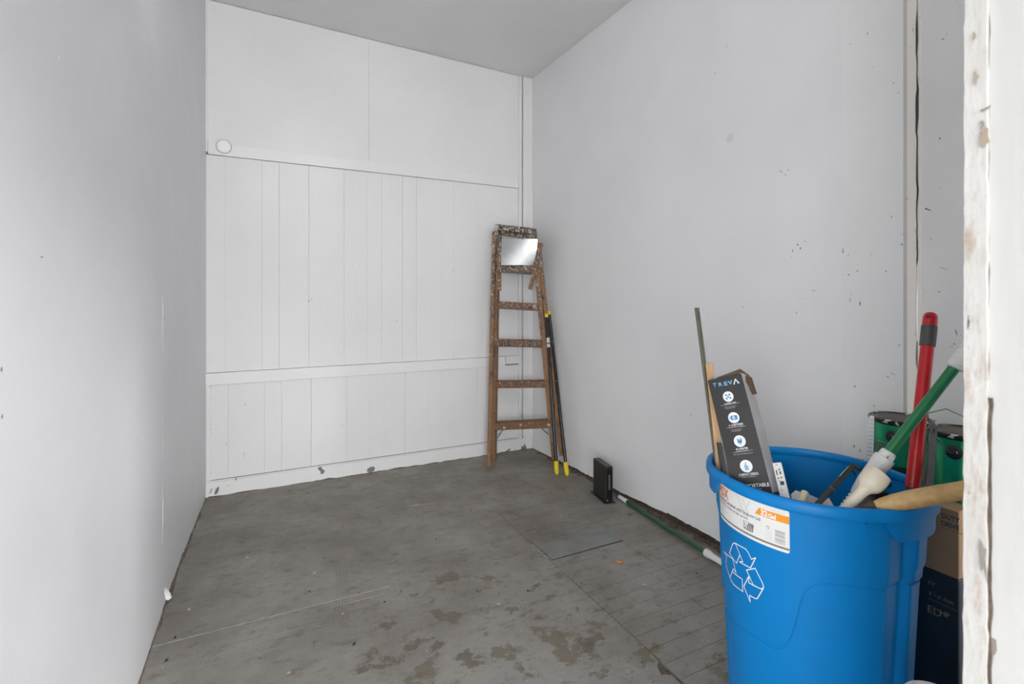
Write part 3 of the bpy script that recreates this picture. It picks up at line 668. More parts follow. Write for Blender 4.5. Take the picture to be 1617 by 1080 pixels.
def bin_surface(inner):
    mb = MB(); rows = []
    tz = [0.0, 0.012, 0.05, 0.1, 0.15, 0.2, 0.25, 0.3]
    levels = 30
    for i in range(NP):
        phi = 360.0 * i / NP; s = swoosh(phi); colv = []
        zs = [(s - 0.012) * t for t in (0, 0.03, 0.1, 0.2, 0.3, 0.4, 0.5, 0.6, 0.7, 0.8, 0.9, 1.0)] + [s - 0.0085, s - 0.0035]
        zs2 = [s + 0.0005 + (0.712 - s - 0.0005) * t for t in (0, 0.02, 0.06, 0.1, 0.2, 0.3, 0.4, 0.5, 0.6, 0.7, 0.8, 0.9, 1.0)]
        for k, z in enumerate(zs + zs2):
            low = k < len(zs)
            r = rb(z) + (channel(phi, z) if not inner else min(0, channel(phi, z)))
            if low and not inner: r -= 0.0045 + (0.0065 if k >= len(zs) - 2 else 0.0)
            if inner:
                z = max(z, 0.012); r -= 0.0055
                if z > 0.60: r += (bulge(phi) * 0.9) * (z - 0.60) / 0.112
            colv.append(BC + bdir(phi) * r + V((0, 0, z)))
        rows.append(colv)
    n = len(rows[0]); vs = [p for c in rows for p in c]; fs = []
    for i in range(NP):
        j = (i + 1) % NP
        for k in range(n - 1):
            q = (i * n + k, j * n + k, j * n + k + 1, i * n + k + 1); fs.append(q if not inner else tuple(reversed(q)))
    b = len(vs); vs.append(BC + V((0, 0, 0.012 if inner else 0.0)))
    for i in range(NP):
        j = (i + 1) % NP; t = (b, j * n, i * n); fs.append(t if not inner else tuple(reversed(t)))
    mb.add(vs, fs); return mb
mb = bin_surface(False); mi = bin_surface(True); mb.add(mi.v, mi.f)
o = mb.build('body', M['bin'], bin_, smooth=True)
# rolled rim
def ring(prof, extra=None, closed=True, ph0=0, ph1=360, n=240):
    mb = MB(); m_ = len(prof); full = ph1 - ph0 >= 360
    cnt = n if full else n + 1
    for i in range(cnt):
        phi = ph0 + (ph1 - ph0) * i / n
        for dr, z in prof: mb.v.append(BC + bdir(phi) * (0.2574 + dr + bulge(phi)) + V((0, 0, z)))
    for i in range(n):
        a = i * m_; b = ((i + 1) % cnt) * m_
        for k in range(m_ if closed else m_ - 1):
            k2 = (k + 1) % m_; mb.f.append((a + k, b + k, b + k2, a + k2))
    if not full:
        mb.f.append(tuple(reversed(range(m_)))); mb.f.append(tuple((cnt - 1) * m_ + k for k in range(m_)))
    return mb
rim_prof = [(-0.011, 0.7035), (0.000, 0.7025), (0.0018, 0.705), (0.0022, 0.712), (0.0018, 0.722), (-0.0005, 0.7295), (-0.0045, 0.7325), (-0.010, 0.7325), (-0.0145, 0.7295), (-0.0165, 0.7230), (-0.0165, 0.712)]
ring(rim_prof).build('rim', M['bin'], bin_, smooth=True)
for c0 in (77, -103):
    # skirt hanging from the rim: the lifting handle
    n = 60; mbk = MB(); ph0, ph1 = c0 - 41, c0 + 41
    for i in range(n + 1):
        t = i / n; phi = ph0 + (ph1 - ph0) * t; e = min(t, 1 - t) / 0.075; e = min(1, e)
        zb = 0.6975 - 0.042 * e
        for dr, z in ((-0.0065, 0.6995), (-0.0045 - 0.003 * e, zb), (-0.0105 - 0.003 * e, zb), (-0.011, 0.6995)):
            mbk.v.append(BC + bdir(phi) * (0.2574 + dr + bulge(phi)) + V((0, 0, z)))
    for i in range(n):
        for k in range(4): a = i * 4 + k; b2 = i * 4 + (k + 1) % 4; mbk.f.append((b2, b2 + 4, a + 4, a))
    mbk.f.append((0, 1, 2, 3)); mbk.f.append(tuple(n * 4 + k for k in (3, 2, 1, 0)))
    mbk.build('handle', M['bin'], bin_, smooth=True)
for ph in (26.8, 127, -52 - 180 + 360):
    d = bdir(ph); t = V((-d.y, d.x, 0)); r0 = rb(0.68) - 0.002; o_ = BC + d * r0
    mb = MB(); mb.prism([o_ + V((0, 0, 0.699)) - t * 0.002, o_ + d * 0.0095 + V((0, 0, 0.699)) - t * 0.002, o_ + d * 0.0085 + V((0, 0, 0.680)) - t * 0.002, o_ + V((0, 0, 0.662)) - t * 0.002], t * 0.004)
    mb.build('gusset', M['bin'], bin_)
# label (arc length u, height v) wrapped on the body
PH0, PH1, LZ0, LZ1 = -67.0, -10.4, 0.5925, 0.701
RM = rb(0.65)
LW = math.radians(PH1 - PH0) * RM; LH = LZ1 - LZ0
def lab(off):
    def f(u, v):
        phi = PH0 + math.degrees(u / RM); z = LZ0 + v
        return BC + bdir(phi) * (rb(z) + off) + V((0, 0, z))
    return f
mb = MB(); NX = 48; f0 = lab(0.0008); f1 = lab(-0.001)
def corner_v(u):
    c = 0.006; e = min(u, LW - u)
    return 0.0 if e >= c else c - math.sqrt(max(0, c * c - (c - e) ** 2))
us = [0, 0.0015, 0.003, 0.0045, 0.006] + [0.006 + (LW - 0.012) * i / NX for i in range(1, NX)] + [LW - 0.006, LW - 0.0045, LW - 0.003, LW - 0.0015, LW]
for i in range(len(us) - 1):
    a, b2 = us[i], us[i + 1]
    q = [(a, corner_v(a)), (b2, corner_v(b2)), (b2, LH - corner_v(b2)), (a, LH - corner_v(a))]
    mb.hexa([f1(*x) for x in q] + [f0(*x) for x in q])
lbl = mb.build('paper_label', M['paper'], bin_, smooth=True, label='white paper label with an orange band')
fl_ = lab(0.0012)
def part_letters(nm, lines, mat, parent, fn):
    mb = MB()
    for txt, size, x, yv, al, bold in lines: letters(mb, txt, size, (lambda a, b3, x=x, yv=yv: fn(x + a, yv + b3)), al, bold)
    return mb.build(nm, mat, parent)
S = lambda s: s * LW
def scaled_text(mb, txt, size, x, yv, fn, sx=1.0, bold=0.0, shear=0.0): 
    letters(mb, txt, size, lambda a, b3: fn(x + a * sx + b3 * shear, yv + b3), 'LEFT', bold)
mb = MB(); scaled_text(mb, 'HDX', 0.036, S(0.012), 0.0735, fl_, 0.74, 0.0012); mb.build('lettering', M['red_orange'], lbl)
mb = MB(); scaled_text(mb, 'Recycling Container with Snap-on Lid', 0.0140, S(0.012), 0.0590, fl_, 0.80, 0.0001)
scaled_text(mb, 'Contenedor de reciclaje con tapa a presión', 0.0100, S(0.012), 0.0478, fl_, 0.76)
mb.build('lettering', M['ink'], lbl)
mb = MB()
for k, w in enumerate((0.16, 0.13, 0.24, 0.12, 0.10, 0.30)): rect(mb, S(0.018), 0.0405 - 0.0050 * k, S(0.018) + S(w), 0.0412 - 0.0050 * k, fl_, 8)
for k, w in enumerate((0.06, 0.05, 0.07, 0.045, 0.075, 0.06, 0.08)): rect(mb, S(0.835) - S(w), 0.0445 - 0.0042 * k, S(0.835), 0.0454 - 0.0042 * k, fl_, 4)
rect(mb, S(0.83), 0.097, S(0.96), 0.0982, fl_, 8)
mb.build('fine_print', M['light_ink'], lbl, kind='stuff')
mb = MB(); rect(mb, 0.0005, 0.0075, LW - 0.0005, 0.0125, fl_, 48); mb.build('grey_band', M['taupe_ink'], lbl)
mb = MB(); n = 10
for i in range(n):
    a = S(0.700) + (LW - S(0.700)) * i / n; b2 = S(0.700) + (LW - S(0.700)) * (i + 1) / n
    sl = 0.012
    la = a - (sl if i == 0 else 0)
    mb.add([fl_(la, 0.0745), fl_(b2, 0.0745), fl_(b2, 0.0935), fl_(a, 0.0935)], [(0, 1, 2, 3)])
mb.build('orange_band', M['orange'], lbl)
fl2 = lab(0.0016); mb = MB(); scaled_text(mb, '32', 0.0195, S(0.715), 0.0775, fl2, 0.95, 0.0008); scaled_text(mb, 'Gal', 0.0150, S(0.795), 0.0775, fl2, 0.95, 0.0006)
mb.build('lettering', M['print_white'], lbl)
# pale chevrons behind the heading
mb = MB()
for x0 in (0.40, 0.47): mb.add([fl_(S(x0), 0.100), fl_(S(x0) + 0.010, 0.100), fl_(S(x0) + 0.028, 0.066), fl_(S(x0) + 0.022, 0.062)], [(0, 1, 2, 3)])
mb.add([fl_(S(0.575), 0.100), fl_(S(0.605), 0.100), fl_(S(0.525), 0.066), fl_(S(0.515), 0.066)], [(0, 1, 2, 3)])
mb.build('chevron_print', plain('pale_grey_print', (0.74, 0.74, 0.74), 0.5, vary=0.02), lbl)
mb = MB(); mb_s = [(S(0.50), 0.020), (S(0.615), 0.020), (S(0.615), 0.041), (S(0.50), 0.041)]
stroke(mb, mb_s, 0.0010, fl_, True)
for k in range(4):
    pts = [(S(0.555) + 0.0052 * k * 0.9, 0.0215), (S(0.560) + 0.0052 * k * 0.9, 0.032 - 0.001 * k), (S(0.575) + 0.0045 * k * 0.9, 0.0395)]
    stroke(mb, pts, 0.0026, fl_)
letters(mb, 'FLA', 0.0125, lambda a, b3: fl_(S(0.505) + a * 0.62, 0.027 + b3), 'LEFT', 0.0)
rect(mb, S(0.505), 0.022, S(0.545), 0.0245, fl_, 3)
mb.build('stamp', M['ink'], lbl)
mb = MB(); yv = 0.0185; r = random.Random(2)
while yv < 0.0520:
    h = r.choice((0.0008, 0.0012, 0.0019)); rect(mb, S(0.862), yv, S(0.958), yv + h, fl_, 5); yv += h + r.choice((0.0010, 0.0014, 0.0018))
mb.build('barcode', M['grey_ink'], lbl, kind='stuff')
mb = MB(); stroke(mb, [(S(0.775), 0.049), (S(0.785), 0.054), (S(0.797), 0.053), (S(0.803), 0.049), (S(0.79), 0.047)], 0.0010, fl_, False); mb.build('small_mark', M['ink'], lbl)
# chasing arrows printed in white outline
def bin_hit(px, py):
    d = ray(px, py); lo, hi = None, None; t = 0.9
    while t < 1.9:
        p = EYE + d * t
        if (V((p.x, p.y, 0)) - BC).length <= rb(p.z): break
        t += 0.004
    lo, hi = t - 0.004, t
    for _ in range(30):
        m_ = (lo + hi) / 2; p = EYE + d * m_
        if (V((p.x, p.y, 0)) - BC).length <= rb(p.z): hi = m_
        else: lo = m_
    p = EYE + d * hi; q = V((p.x, p.y, 0)) - BC
    return (math.radians(math.degrees(math.atan2(q.dot(rtB), q.dot(toC)))) * RM, p.z)
def sym(off):
    def f(u, z): return BC + bdir(math.degrees(u / RM)) * (rb(z) + off) + V((0, 0, z))
    return f
k = 120 / 1080.0 * 1.0
def sp(pts): return [bin_hit(1130 + x / 9.0, 840 + yy / 9.0) for x, yy in pts]
fS = sym(0.0009); mb = MB(); W = 0.0026
for pts, closed in (
    ([(300, 444), (202, 300), (242, 180), (258, 160), (285, 158), (430, 240), (460, 280), (512, 385), (572, 366), (500, 508), (345, 424), (390, 420), (350, 325)], True),
    ([(350, 325), (325, 262), (285, 165)], False),
    ([(245, 380), (122, 276), (162, 345), (150, 430), (160, 500), (210, 645)], False),
    ([(245, 380), (270, 480), (295, 580), (258, 522), (210, 645)], False),
    ([(250, 572), (382, 670), (390, 845), (260, 745), (225, 690), (210, 645)], False),
    ([(442, 540), (565, 515), (665, 715), (683, 765), (680, 800), (640, 805), (540, 755), (442, 540)], False),
    ([(680, 800), (595, 945), (570, 945), (487, 900), (494, 990), (405, 770), (475, 630), (475, 720), (540, 755)], False)):
    stroke(mb, sp(pts), W, fS, closed)
mb.build('recycling_symbol', M['print_white'], bin_, label='white outline of three chasing arrows')

# ------------------------------------------------------------------ things standing in the bin
# helper for the fan carton's frame of reference
KS = 1.04
TL = EYE + (V((1.16140702, 1.05165251, 0.99338629)) - EYE) * KS
BU = V((0.43060232, -0.85211485, 0.29745911)); BV = V((0.89919235, 0.37666733, -0.22265408)); BW = V((0.07768372, 0.36334832, 0.92840898))
bw, bh, bd = 0.0943 * KS, 0.3172 * KS, 0.0912 * KS
fan = thing('fan_carton', 'open black printed carton leaning in the left of the blue bin', 'box', TL - BW * bh)
mb = MB()
mb.prism([TL + BU * x - BW * z for x, z in ((0.0, 0.002), (0.0, bh * 0.80), (0.006, bh * 0.92), (0.020, bh * 0.985), (0.035, bh), (bw, bh), (bw, 0.003), (bw - 0.006, 0.0), (bw * 0.5, 0.001))], BV * 0.003)
mb.build('front_panel', M['carton_black'], fan)
MB().obox(TL + BU * (bw - 0.0025) + BV * 0.003, BU * 0.0025, BV * (bd - 0.003), -BW * bh).build('side_panel', M['carton_grey'], fan, label='pale grey printed side')
MB().obox(TL + BV * 0.003, BU * 0.0025, BV * (bd - 0.003), -BW * bh * 0.8).build('side_panel', M['carton_grey'], fan)
MB().obox(TL + BV * (bd - 0.003), BU * bw, BV * 0.003, -BW * bh).build('back_panel', M['kraft'], fan)
MB().obox(TL + BV * 0.003 - BW * bh + BU * 0.03, BU * (bw - 0.03), BV * (bd - 0.006), BW * 0.003).build('bottom_panel', M['kraft'], fan)
# open flaps of bare brown card
mb = MB(); a = TL + BV * (bd - 0.002)
mb.prism([TL + BV * 0.02 + BU * 0.02 + BW * 0.002, TL + BV * bd * 0.6 + BU * bw * 0.86 + BW * 0.020, TL + BV * bd * 0.8 + BU * bw * 1.03 - BW * 0.001, TL + BV * 0.02 + BU * bw * 0.9 - BW * 0.002], BW * 0.002 + BV * 0.001)
mb.build('flap', M['kraft'], fan)
c1 = TL + BU * bw + BV * 0.004
mb = MB(); e1 = BU * 0.55 - BW * 0.30
mb.prism([P(1171.0, 592.0, 1.475), P(1181, 592.8, 1.51), P(1187.2, 596, 1.52), P(1195.5, 622.0, 1.50), P(1188.5, 623.0, 1.485), P(1185, 616, 1.482), P(1184.5, 612, 1.48), P(1176, 600, 1.475)], FW * 0.002)
mb.build('flap', M['kraft'], fan)
front = fan.children[0]
def ff(off=-0.0006):
    def f(x, z): return TL + BU * x - BW * z + BV * off     # x to the right, z downward on the carton's front
    return f
nrmF = BU.cross(BW).normalized()
def face_uv(px, py):
    d = ray(px, py); t = (TL - EYE).dot(BV) / d.dot(BV); p = EYE + d * t - TL
    return p.dot(BU), -p.dot(BW)
def ftext(mb, txt, px, py, width_px, size, bold=0.0, off=-0.0008, sx=None):
    """centre a line of print at a measured spot of the carton face"""
    x, z = face_uv(px, py); vs, fs = text_mesh(txt, size, 'CENTER', bold); f = ff(off)
    w = max(v[0] for v in vs) - min(v[0] for v in vs); W_ = (face_uv(px + width_px / 2, py)[0] - face_uv(px - width_px / 2, py)[0])
    k_ = W_ / w
    hgt = max(v[1] for v in vs) / 2
    mb.add([f(x + v[0] * k_, z - v[1] + hgt) for v in vs], fs)
for ch, px, py, wp in (('T', 1128.8, 607.9, 5.6), ('R', 1137.4, 606.8, 6.0), ('E', 1145.8, 605.6, 5.4), ('V', 1153.2, 603.8, 7.4)):
    mb = MB(); ftext(mb, ch, px, py, wp, 0.0150, 0.0004); mb.build('letter', M['pale_blue'], front)
mb = MB(); x, z = face_uv(1162.5, 602.5); f = ff(-0.0008)
stroke(mb, [(x - 0.0075, z + 0.006), (x - 0.0005, z - 0.007), (x + 0.006, z + 0.005)], 0.0030, f); stroke(mb, [(x + 0.003, z + 0.005), (x + 0.008, z + 0.005)], 0.002, f)
mb.build('letter', M['print_white'], front)
for txt, px, py, wp, sz, bo in (('2 SPEED FAN', 1153.2, 636.6, 19, 0.0060, 0.0001), ('4 - D BATTERIES', 1162.2, 670.4, 23, 0.0062, 0.0002),
                                ('AC ADAPTER', 1171.6, 708.3, 20, 0.0068, 0.0002), ('COMPACT DESIGN', 1182, 748.4, 31, 0.0072, 0.0001), ('% PORTABLE', 1193.5, 766.3, 43, 0.0125, 0.0003)):
    mb = MB(); ftext(mb, txt, px, py, wp, sz, bo); mb.build('lettering', M['print_white'], front)
for txt, px, py, wp, sz in (('(NOT INCLUDED)', 1162.8, 673.6, 24, 0.0046), ('(INCLUDED)', 1172.2, 711.8, 20, 0.0046), ('INCLUYE ADAPTADOR DE CA', 1173.5, 716.5, 31, 0.0034), ('DISEÑO COMPACTO', 1183, 752.8, 23, 0.0034), ('PORTÁTIL', 1196, 772.0, 15, 0.0048)):
    mb = MB(); ftext(mb, txt, px, py, wp, sz); mb.build('fine_print', M['light_ink'], front)
for (xa, ya, xb, yb_) in ((1138.5, 640.7, 1168, 635.7), (1148, 676, 1178, 672.5), (1157.5, 715, 1189, 710.3), (1166, 752.7, 1199, 749), (1144, 643.3, 1163, 640.4), (1145.5, 645.4, 1161, 643), (1154, 679.6, 1171.5, 677), (1156, 681.6, 1170, 679.6)):
    mb = MB(); stroke(mb, [face_uv(xa, ya), face_uv(xb, yb_)], 0.0007, f); mb.build('printed_line', M['light_ink'], front)
f2 = ff(-0.0013)
for i, (px, py) in enumerate(((1150, 626.2), (1158.8, 659.5), (1168.3, 696.5), (1178.5, 736.0))):
    mdisk = MB(); mblue = MB(); x, z = face_uv(px, py); R_ = 0.0150 + 0.0005 * i
    disk(mdisk, x, z, R_, ff(-0.0009), 28)
    if i == 0:
        disk(mblue, x, z, 0.0022, f2, 10)
        for a in (45, 135, 225, 315):
            ca, sa = math.cos(math.radians(a)), math.sin(math.radians(a)); disk(mblue, x + 0.0072 * ca, z + 0.0072 * sa, 0.0027, f2, 10); stroke(mblue, [(x + .002 * ca, z + .002 * sa), (x + .0045 * ca, z + .0045 * sa)], 0.0010, f2)
    elif i == 1:
        x0, x1, z0, z1 = x - 0.0085, x + 0.0100, z - 0.0060, z + 0.0060
        mblue.add([f2(x0, z0), f2(x1, z0), f2(x1, z1), f2(x0, z1)], [(0, 1, 2, 3)]); stroke(mblue, [(x - 0.0115, z - 0.002), (x - 0.0115, z + 0.002)], 0.002, f2)
        disk(mdisk, x, z, 0.0040, ff(-0.0017), 16); disk(mblue, x, z, 0.0018, ff(-0.0020), 10)
    elif i == 2:
        mblue.add([f2(x - .0065, z - .003), f2(x + .0065, z - .003), f2(x + .0055, z + .0055), f2(x - .0055, z + .0055)], [(0, 1, 2, 3)])
        stroke(mblue, [(x - 0.009, z - 0.005), (x + 0.009, z - 0.005)], 0.0012, f2)
        for dx in (-0.0035, 0.0035): stroke(mblue, [(x + dx, z - 0.0085), (x + dx, z - 0.003)], 0.0016, f2)
        stroke(mblue, [(x, z + 0.006), (x, z + 0.0095)], 0.0022, f2)
    else:
        for dx, h0, h1 in ((-0.0034, -0.003, 0.010), (0.0, -0.009, 0.010), (0.0034, 0.000, 0.010)): stroke(mblue, [(x + dx, z + h0), (x + dx, z + h1)], 0.0022, f2)
    mdisk.build('icon_disc', M['print_white'], front); mblue.build('icon', M['blue_ink'], front)

def zline(pa, pb): return V(pa), V(pb)
# thin weathered metal strip and pine stick behind the carton
a, b2 = P(1149, 860, 1.505), P(1100.5, 486, 1.60)
st = MB(); d = (b2 - a); side = RT
w_ = V((RT.x, RT.y, 0)); 
ax = d.normalized(); wd = (RT - ax * RT.dot(ax)).normalized(); dd = ax.cross(wd)
st.obox(a - wd * 0.0075, wd * 0.015, dd * 0.002, d); st.obox(a - wd * 0.0075, wd * 0.002, dd * -0.010, d); st.obox(a + wd * 0.002, wd * 0.002, dd * -0.005, d)
tag(st.build('metal_strip', M['green_steel'], loc=a, label='tall thin greenish metal strip standing at the left edge of the blue bin'), cat='metal strip')
a, b2 = P(1160, 950, 1.462), P(1119.5, 573, 1.555)
tag(MB().bar(a, b2, 0.021, 0.017, RT - FW * 0.35).build('wooden_stick', M['stick'], loc=a, bevel=0.0015, label='rough square pine stick between the metal strip and the black carton'), cat='stick')
# dark slat and white slat left of the carton
a, b2 = P(1160, 860, 1.42), P(1135.5, 699, 1.475)
tag(MB().bar(a, b2, 0.008, 0.022, RT).build('dark_strip', M['dark_grey'], loc=a, label='narrow dark grey strip wedged between pine stick and black carton'), cat='plastic strip')
a, b2 = P(1166, 850, 1.46), P(1140.0, 706, 1.515)
tag(MB().bar(a, b2, 0.016, 0.014, RT).build('white_strip', M['off_white'], loc=a, bevel=0.005, label='off-white rounded plastic strip tucked against the left side of the black carton'), cat='plastic strip')
# white stick-shaped box with black print, right of the carton
TLb, TRb, BRb = P(1219.3, 731.2, 1.40), P(1233.5, 729.7, 1.39), P(1252, 805, 1.32)
uu = (TRb - TLb); dn = (BRb - TRb); dn = dn * (1.35)
dp = uu.cross(dn).normalized(); dp = dp if dp.dot(FW) > 0 else -dp
strip = thing('printed_white_strip', 'white plastic strip with small black print standing right of the black carton', 'plastic strip', TLb + dn)
MB().obox(TLb, uu, dn, dp * 0.016).build('body', M['white_plastic'], strip, bevel=0.001)
sb = strip.children[0]
fs_ = lambda x, yv: TLb + uu * x + dn * yv - dp * 0.0006
mb = MB()
for (x0, x1, y0, y1) in ((.35, .5, .03, .04), (.20, .32, .12, .20), (.52, .66, .10, .13), (.55, .72, .145, .19), (.20, .34, .24, .26), (.5, .75, .235, .25), (.3, .4, .28, .29), (.36, .78, .30, .36), (.30, .46, .43, .44), (.1, .16, .62, .64), (.48, .68, .665, .68)):
    mb.add([fs_(x0, y0), fs_(x1, y0), fs_(x1, y1), fs_(x0, y1)], [(0, 1, 2, 3)])
mb.build('fine_print', M['ink'], sb, kind='stuff')
# torn scrap of white carton with a cream tube
scrap = thing('torn_carton_scrap', 'torn white and grey carton scrap lying low in the blue bin beside the cream tube', 'carton scrap', P(1275, 815, 1.33))
mb = MB(); mb.prism([P(1249.5, 781, 1.35), P(1257, 774.5, 1.355), P(1266, 777.5, 1.35), P(1263, 800, 1.33), P(1251, 792, 1.34)], FW * 0.002); mb.build('flap', M['off_white'], scrap)
mb = MB(); mb.prism([P(1274, 779, 1.365), P(1295, 788.5, 1.36), P(1293, 806, 1.345), P(1262, 800, 1.35)], FW * 0.002); mb.build('sheet', M['carton_grey'], scrap)
mb = MB(); mb.prism([P(1292, 790, 1.35), P(1309, 786, 1.37), P(1319, 803, 1.34), P(1296, 808, 1.33)], FW * 0.002); mb.build('sheet', M['carton_grey'], scrap)
a, b2 = P(1259, 815, 1.290), P(1271.5, 777, 1.325)
ax = (b2 - a).normalized(); L = (b2 - a).length
tag(MB().lathe(a, ax, [(0, 0.0093), (L - 0.001, 0.0093), (L, 0.0085), (L, 0.0058), (L - 0.02, 0.0055)], 20).build('cream_tube', M['ivory'], loc=a, smooth=True, label='short cream coloured tube end poking up near the front rim of the blue bin'), cat='tube')
# black plastic bracket
br = thing('black_bracket', 'bent black plastic bracket slanting across the inside of the blue bin', 'bracket', P(1285, 806, 1.26))
p0, p1, p2 = P(1282, 806, 1.255), P(1347.5, 735, 1.36), P(1373, 748.5, 1.37)
MB().bar(p0, p1, 0.013, 0.013, RT).build('long_bar', M['black_gloss'], br, bevel=0.0015)
MB().bar(p1 + (p0 - p1).normalized() * 0.004, p2, 0.011, 0.013, (0, 0, 1)).build('short_bar', M['dark_grey'], br, bevel=0.0015)
q = p0.lerp(p1, 0.90); h_ = MB(); h_.tube([q, q + RT * 0.012 - V((0, 0, 0.006)), q + RT * 0.016 - V((0, 0, 0.014))], [0.003, 0.003, 0.0025], 8); h_.build('hook', M['black_gloss'], br, smooth=True)
q = p0.lerp(p1, 0.44); dq = (p1 - p0).normalized(); MB().bar(q - dq * 0.004, q + dq * 0.004, 0.0145, 0.0145, RT).build('joint', M['dark_grey'], br)
q0, q1 = p0.lerp(p1, 0.70), p0.lerp(p1, 0.93); up_ = V((0, 0, 1)); MB().bar(q0 - RT * 0.006 + up_ * .004, q1 - RT * 0.006 + up_ * .004, 0.002, 0.006, RT).build('white_edge', M['white_plastic'], br)  # thin white strip along the upper end of the long bar
# dark housing low behind the cream handle
hs = thing('black_housing', 'dark grey plastic housing half hidden behind the cream flared handle', 'plastic housing', P(1385, 806, 1.30))
mb = MB(); mb.prism([P(1362, 806, 1.262), P(1391, 772, 1.30), P(1397, 775, 1.30), P(1378, 806, 1.262)], FW * 0.02); mb.build('slanted_plate', M['dark_grey'], hs)
mb = MB(); mb.obox(P(1390, 776, 1.30), RT * 0.032 + V((0, 0, 0.012)), FW * 0.03, V((0, 0, 0.022)) - RT * 0.004); mb.build('block', M['black_plastic'], hs, bevel=0.003)
mb = MB(); mb.obox(P(1385, 806, 1.275), RT * 0.03, FW * 0.03, V((0, 0, 0.045))); mb.build('block', M['black_plastic'], hs, bevel=0.003)
# green pole with white sleeve
A, B = P(1328, 812, 1.335), P(1542.5, 535, 1.29)
ax = (B - A).normalized()
def on(px_t): return A + (B - A) * px_t
gp = thing('green_pole', 'green pole with white sleeve leaning out of the blue bin towards the door frame', 'pole', A)
D = (B - A).length
tC = 0.355 * D           # collar
MB().lathe(A, ax, [(tC - 0.02, 0.0130), (D * 0.86, 0.0130)], 24).build('shaft', M['green_pole'], gp, smooth=True)
pr = [(-0.06, 0.0125)]
for i in range(5):
    z0 = 0.012 + i * 0.011; pr += [(z0, 0.0140), (z0 + 0.004, 0.0140), (z0 + 0.0045, 0.0115), (z0 + 0.0085, 0.0115), (z0 + 0.009, 0.0140)]
pr += [(0.075, 0.0165), (tC * 0.55, 0.0215), (tC * 0.80, 0.0222), (tC * 0.84, 0.0240), (tC * 0.93, 0.0236), (tC * 0.935, 0.0190), (tC + 0.004, 0.0175), (tC + 0.006, 0.0135)]
MB().lathe(A, ax, pr, 28).build('sleeve', M['white_plastic'], gp, smooth=True)
cb = MB(); cpos = A + ax * (tC * 0.97); sd_ = (RT - ax * RT.dot(ax)).normalized(); bk = ax.cross(sd_)
fr = -FW; fr = (fr - ax * fr.dot(ax)).normalized(); s2 = ax.cross(fr)
cb.obox(cpos + fr * 0.0168 - s2 * 0.008 - ax * 0.010, s2 * 0.016, ax * 0.014, fr * 0.0022); cb.build('clip', M['white_plastic'], gp, bevel=0.0006)
cb = MB(); cb.obox(cpos + fr * 0.0172 - s2 * 0.0095 - ax * 0.0115, s2 * 0.017, ax * 0.0018, fr * 0.0014); cb.obox(cpos + fr * 0.0172 - s2 * 0.0098 - ax * 0.0115, s2 * 0.0015, ax * 0.010, fr * 0.0014); cb.build('clip_groove', M['black_plastic'], gp)
mb = MB()
pr = [(D * 0.835, 0.0130), (D * 0.835 + 0.002, 0.0185)]
for i in range(14): z0 = D * 0.835 + 0.004 + i * 0.009; pr += [(z0, 0.0198), (z0 + 0.004, 0.0206), (z0 + 0.008, 0.0194)]
pr += [(pr[-1][0] + 0.006, 0.014)]
MB().lathe(A, ax, pr, 28).build('grip', M['white_plastic'], gp, smooth=True, label='white ribbed grip')
# cream flared handle
a, b2 = P(1327, 812, 1.240), P(1390, 747.5, 1.245)
ax = (b2 - a).normalized(); L = (b2 - a).length
MBc = MB().lathe(a, ax, [(-0.012, 0.0115), (0.0, 0.0122), (L * 0.45, 0.0124), (L * 0.55, 0.0130), (L * 0.60, 0.0146), (L * 0.645, 0.0190), (L * 0.69, 0.0245), (L * 0.75, 0.0276), (L * 0.85, 0.0286), (L * 0.96, 0.0272), (L, 0.0256), (L + 0.0008, 0.0235), (L + 0.0012, 0.001)], 40)
tag(MBc.build('flared_handle', M['cream_plastic'], loc=a, smooth=True, label='cream wooden handle flaring to a flat round end at the front of the blue bin'), cat='handle')
# thick wooden handle lying over the front rim
a, b2 = P(1356, 803.5, 1.222), P(1540, 770.5, 1.128)
ax = (b2 - a).normalized(); L = (b2 - a).length
wh = thing('tool_handle', 'thick varnished wooden tool handle lying across the front rim of the bin', 'tool handle', a)
MB().lathe(a, ax, [(0.034, 0.0102), (0.050, 0.0150), (0.075, 0.0185), (0.11, 0.0208), (L * 0.72, 0.0205), (L, 0.0185), (L + 0.10, 0.0160), (L + 0.105, 0.010)], 32).build('shaft', M['handle'], wh, smooth=True)
MB().lathe(a, ax, [(-0.02, 0.0045), (0.0, 0.0068), (0.036, 0.0122), (0.0365, 0.0095)], 24).build('socket', M['rust'], wh, smooth=True, label='dark brown socket')
# red pole
a, b2 = P(1437.5, 800, 1.305), P(1470, 493, 1.395)
ax = (b2 - a).normalized(); L = (b2 - a).length
rp = thing('red_pole', 'red pole with a grey band near its rounded top, standing in the blue bin', 'pole', a - ax * 0.3)
zt = L * (1 - 82 / 307.0); z1_ = L * (1 - 50 / 307.0); z2_ = L * (1 - 24 / 307.0); zb = L * 0.09
MB().lathe(a, ax, [(zb, 0.0156), (z1_ + 0.002, 0.0152)], 28).build('shaft', M['red'], rp, smooth=True)
MB().lathe(a, ax, [(-0.10, 0.0145), (zb - 0.004, 0.0150), (zb + 0.001, 0.0158)], 28).build('lower_tube', M['dark_grey'], rp, smooth=True, label='dark grey lower section')
MB().lathe(a, ax, [(L * (1 - 57 / 307.0), 0.0155), (L * (1 - 57 / 307.0) + 0.002, 0.0178), (z2_, 0.0182), (z2_ + 0.002, 0.0165)], 28).build('grip_band', M['grey_grip'], rp, smooth=True, label='dark grey rubber band')
MB().lathe(a, ax, [(z2_ - 0.002, 0.0168), (L - 0.016, 0.0166), (L - 0.008, 0.0150), (L - 0.003, 0.0112), (L, 0.004)], 28).build('end_cap', M['red'], rp, smooth=True)
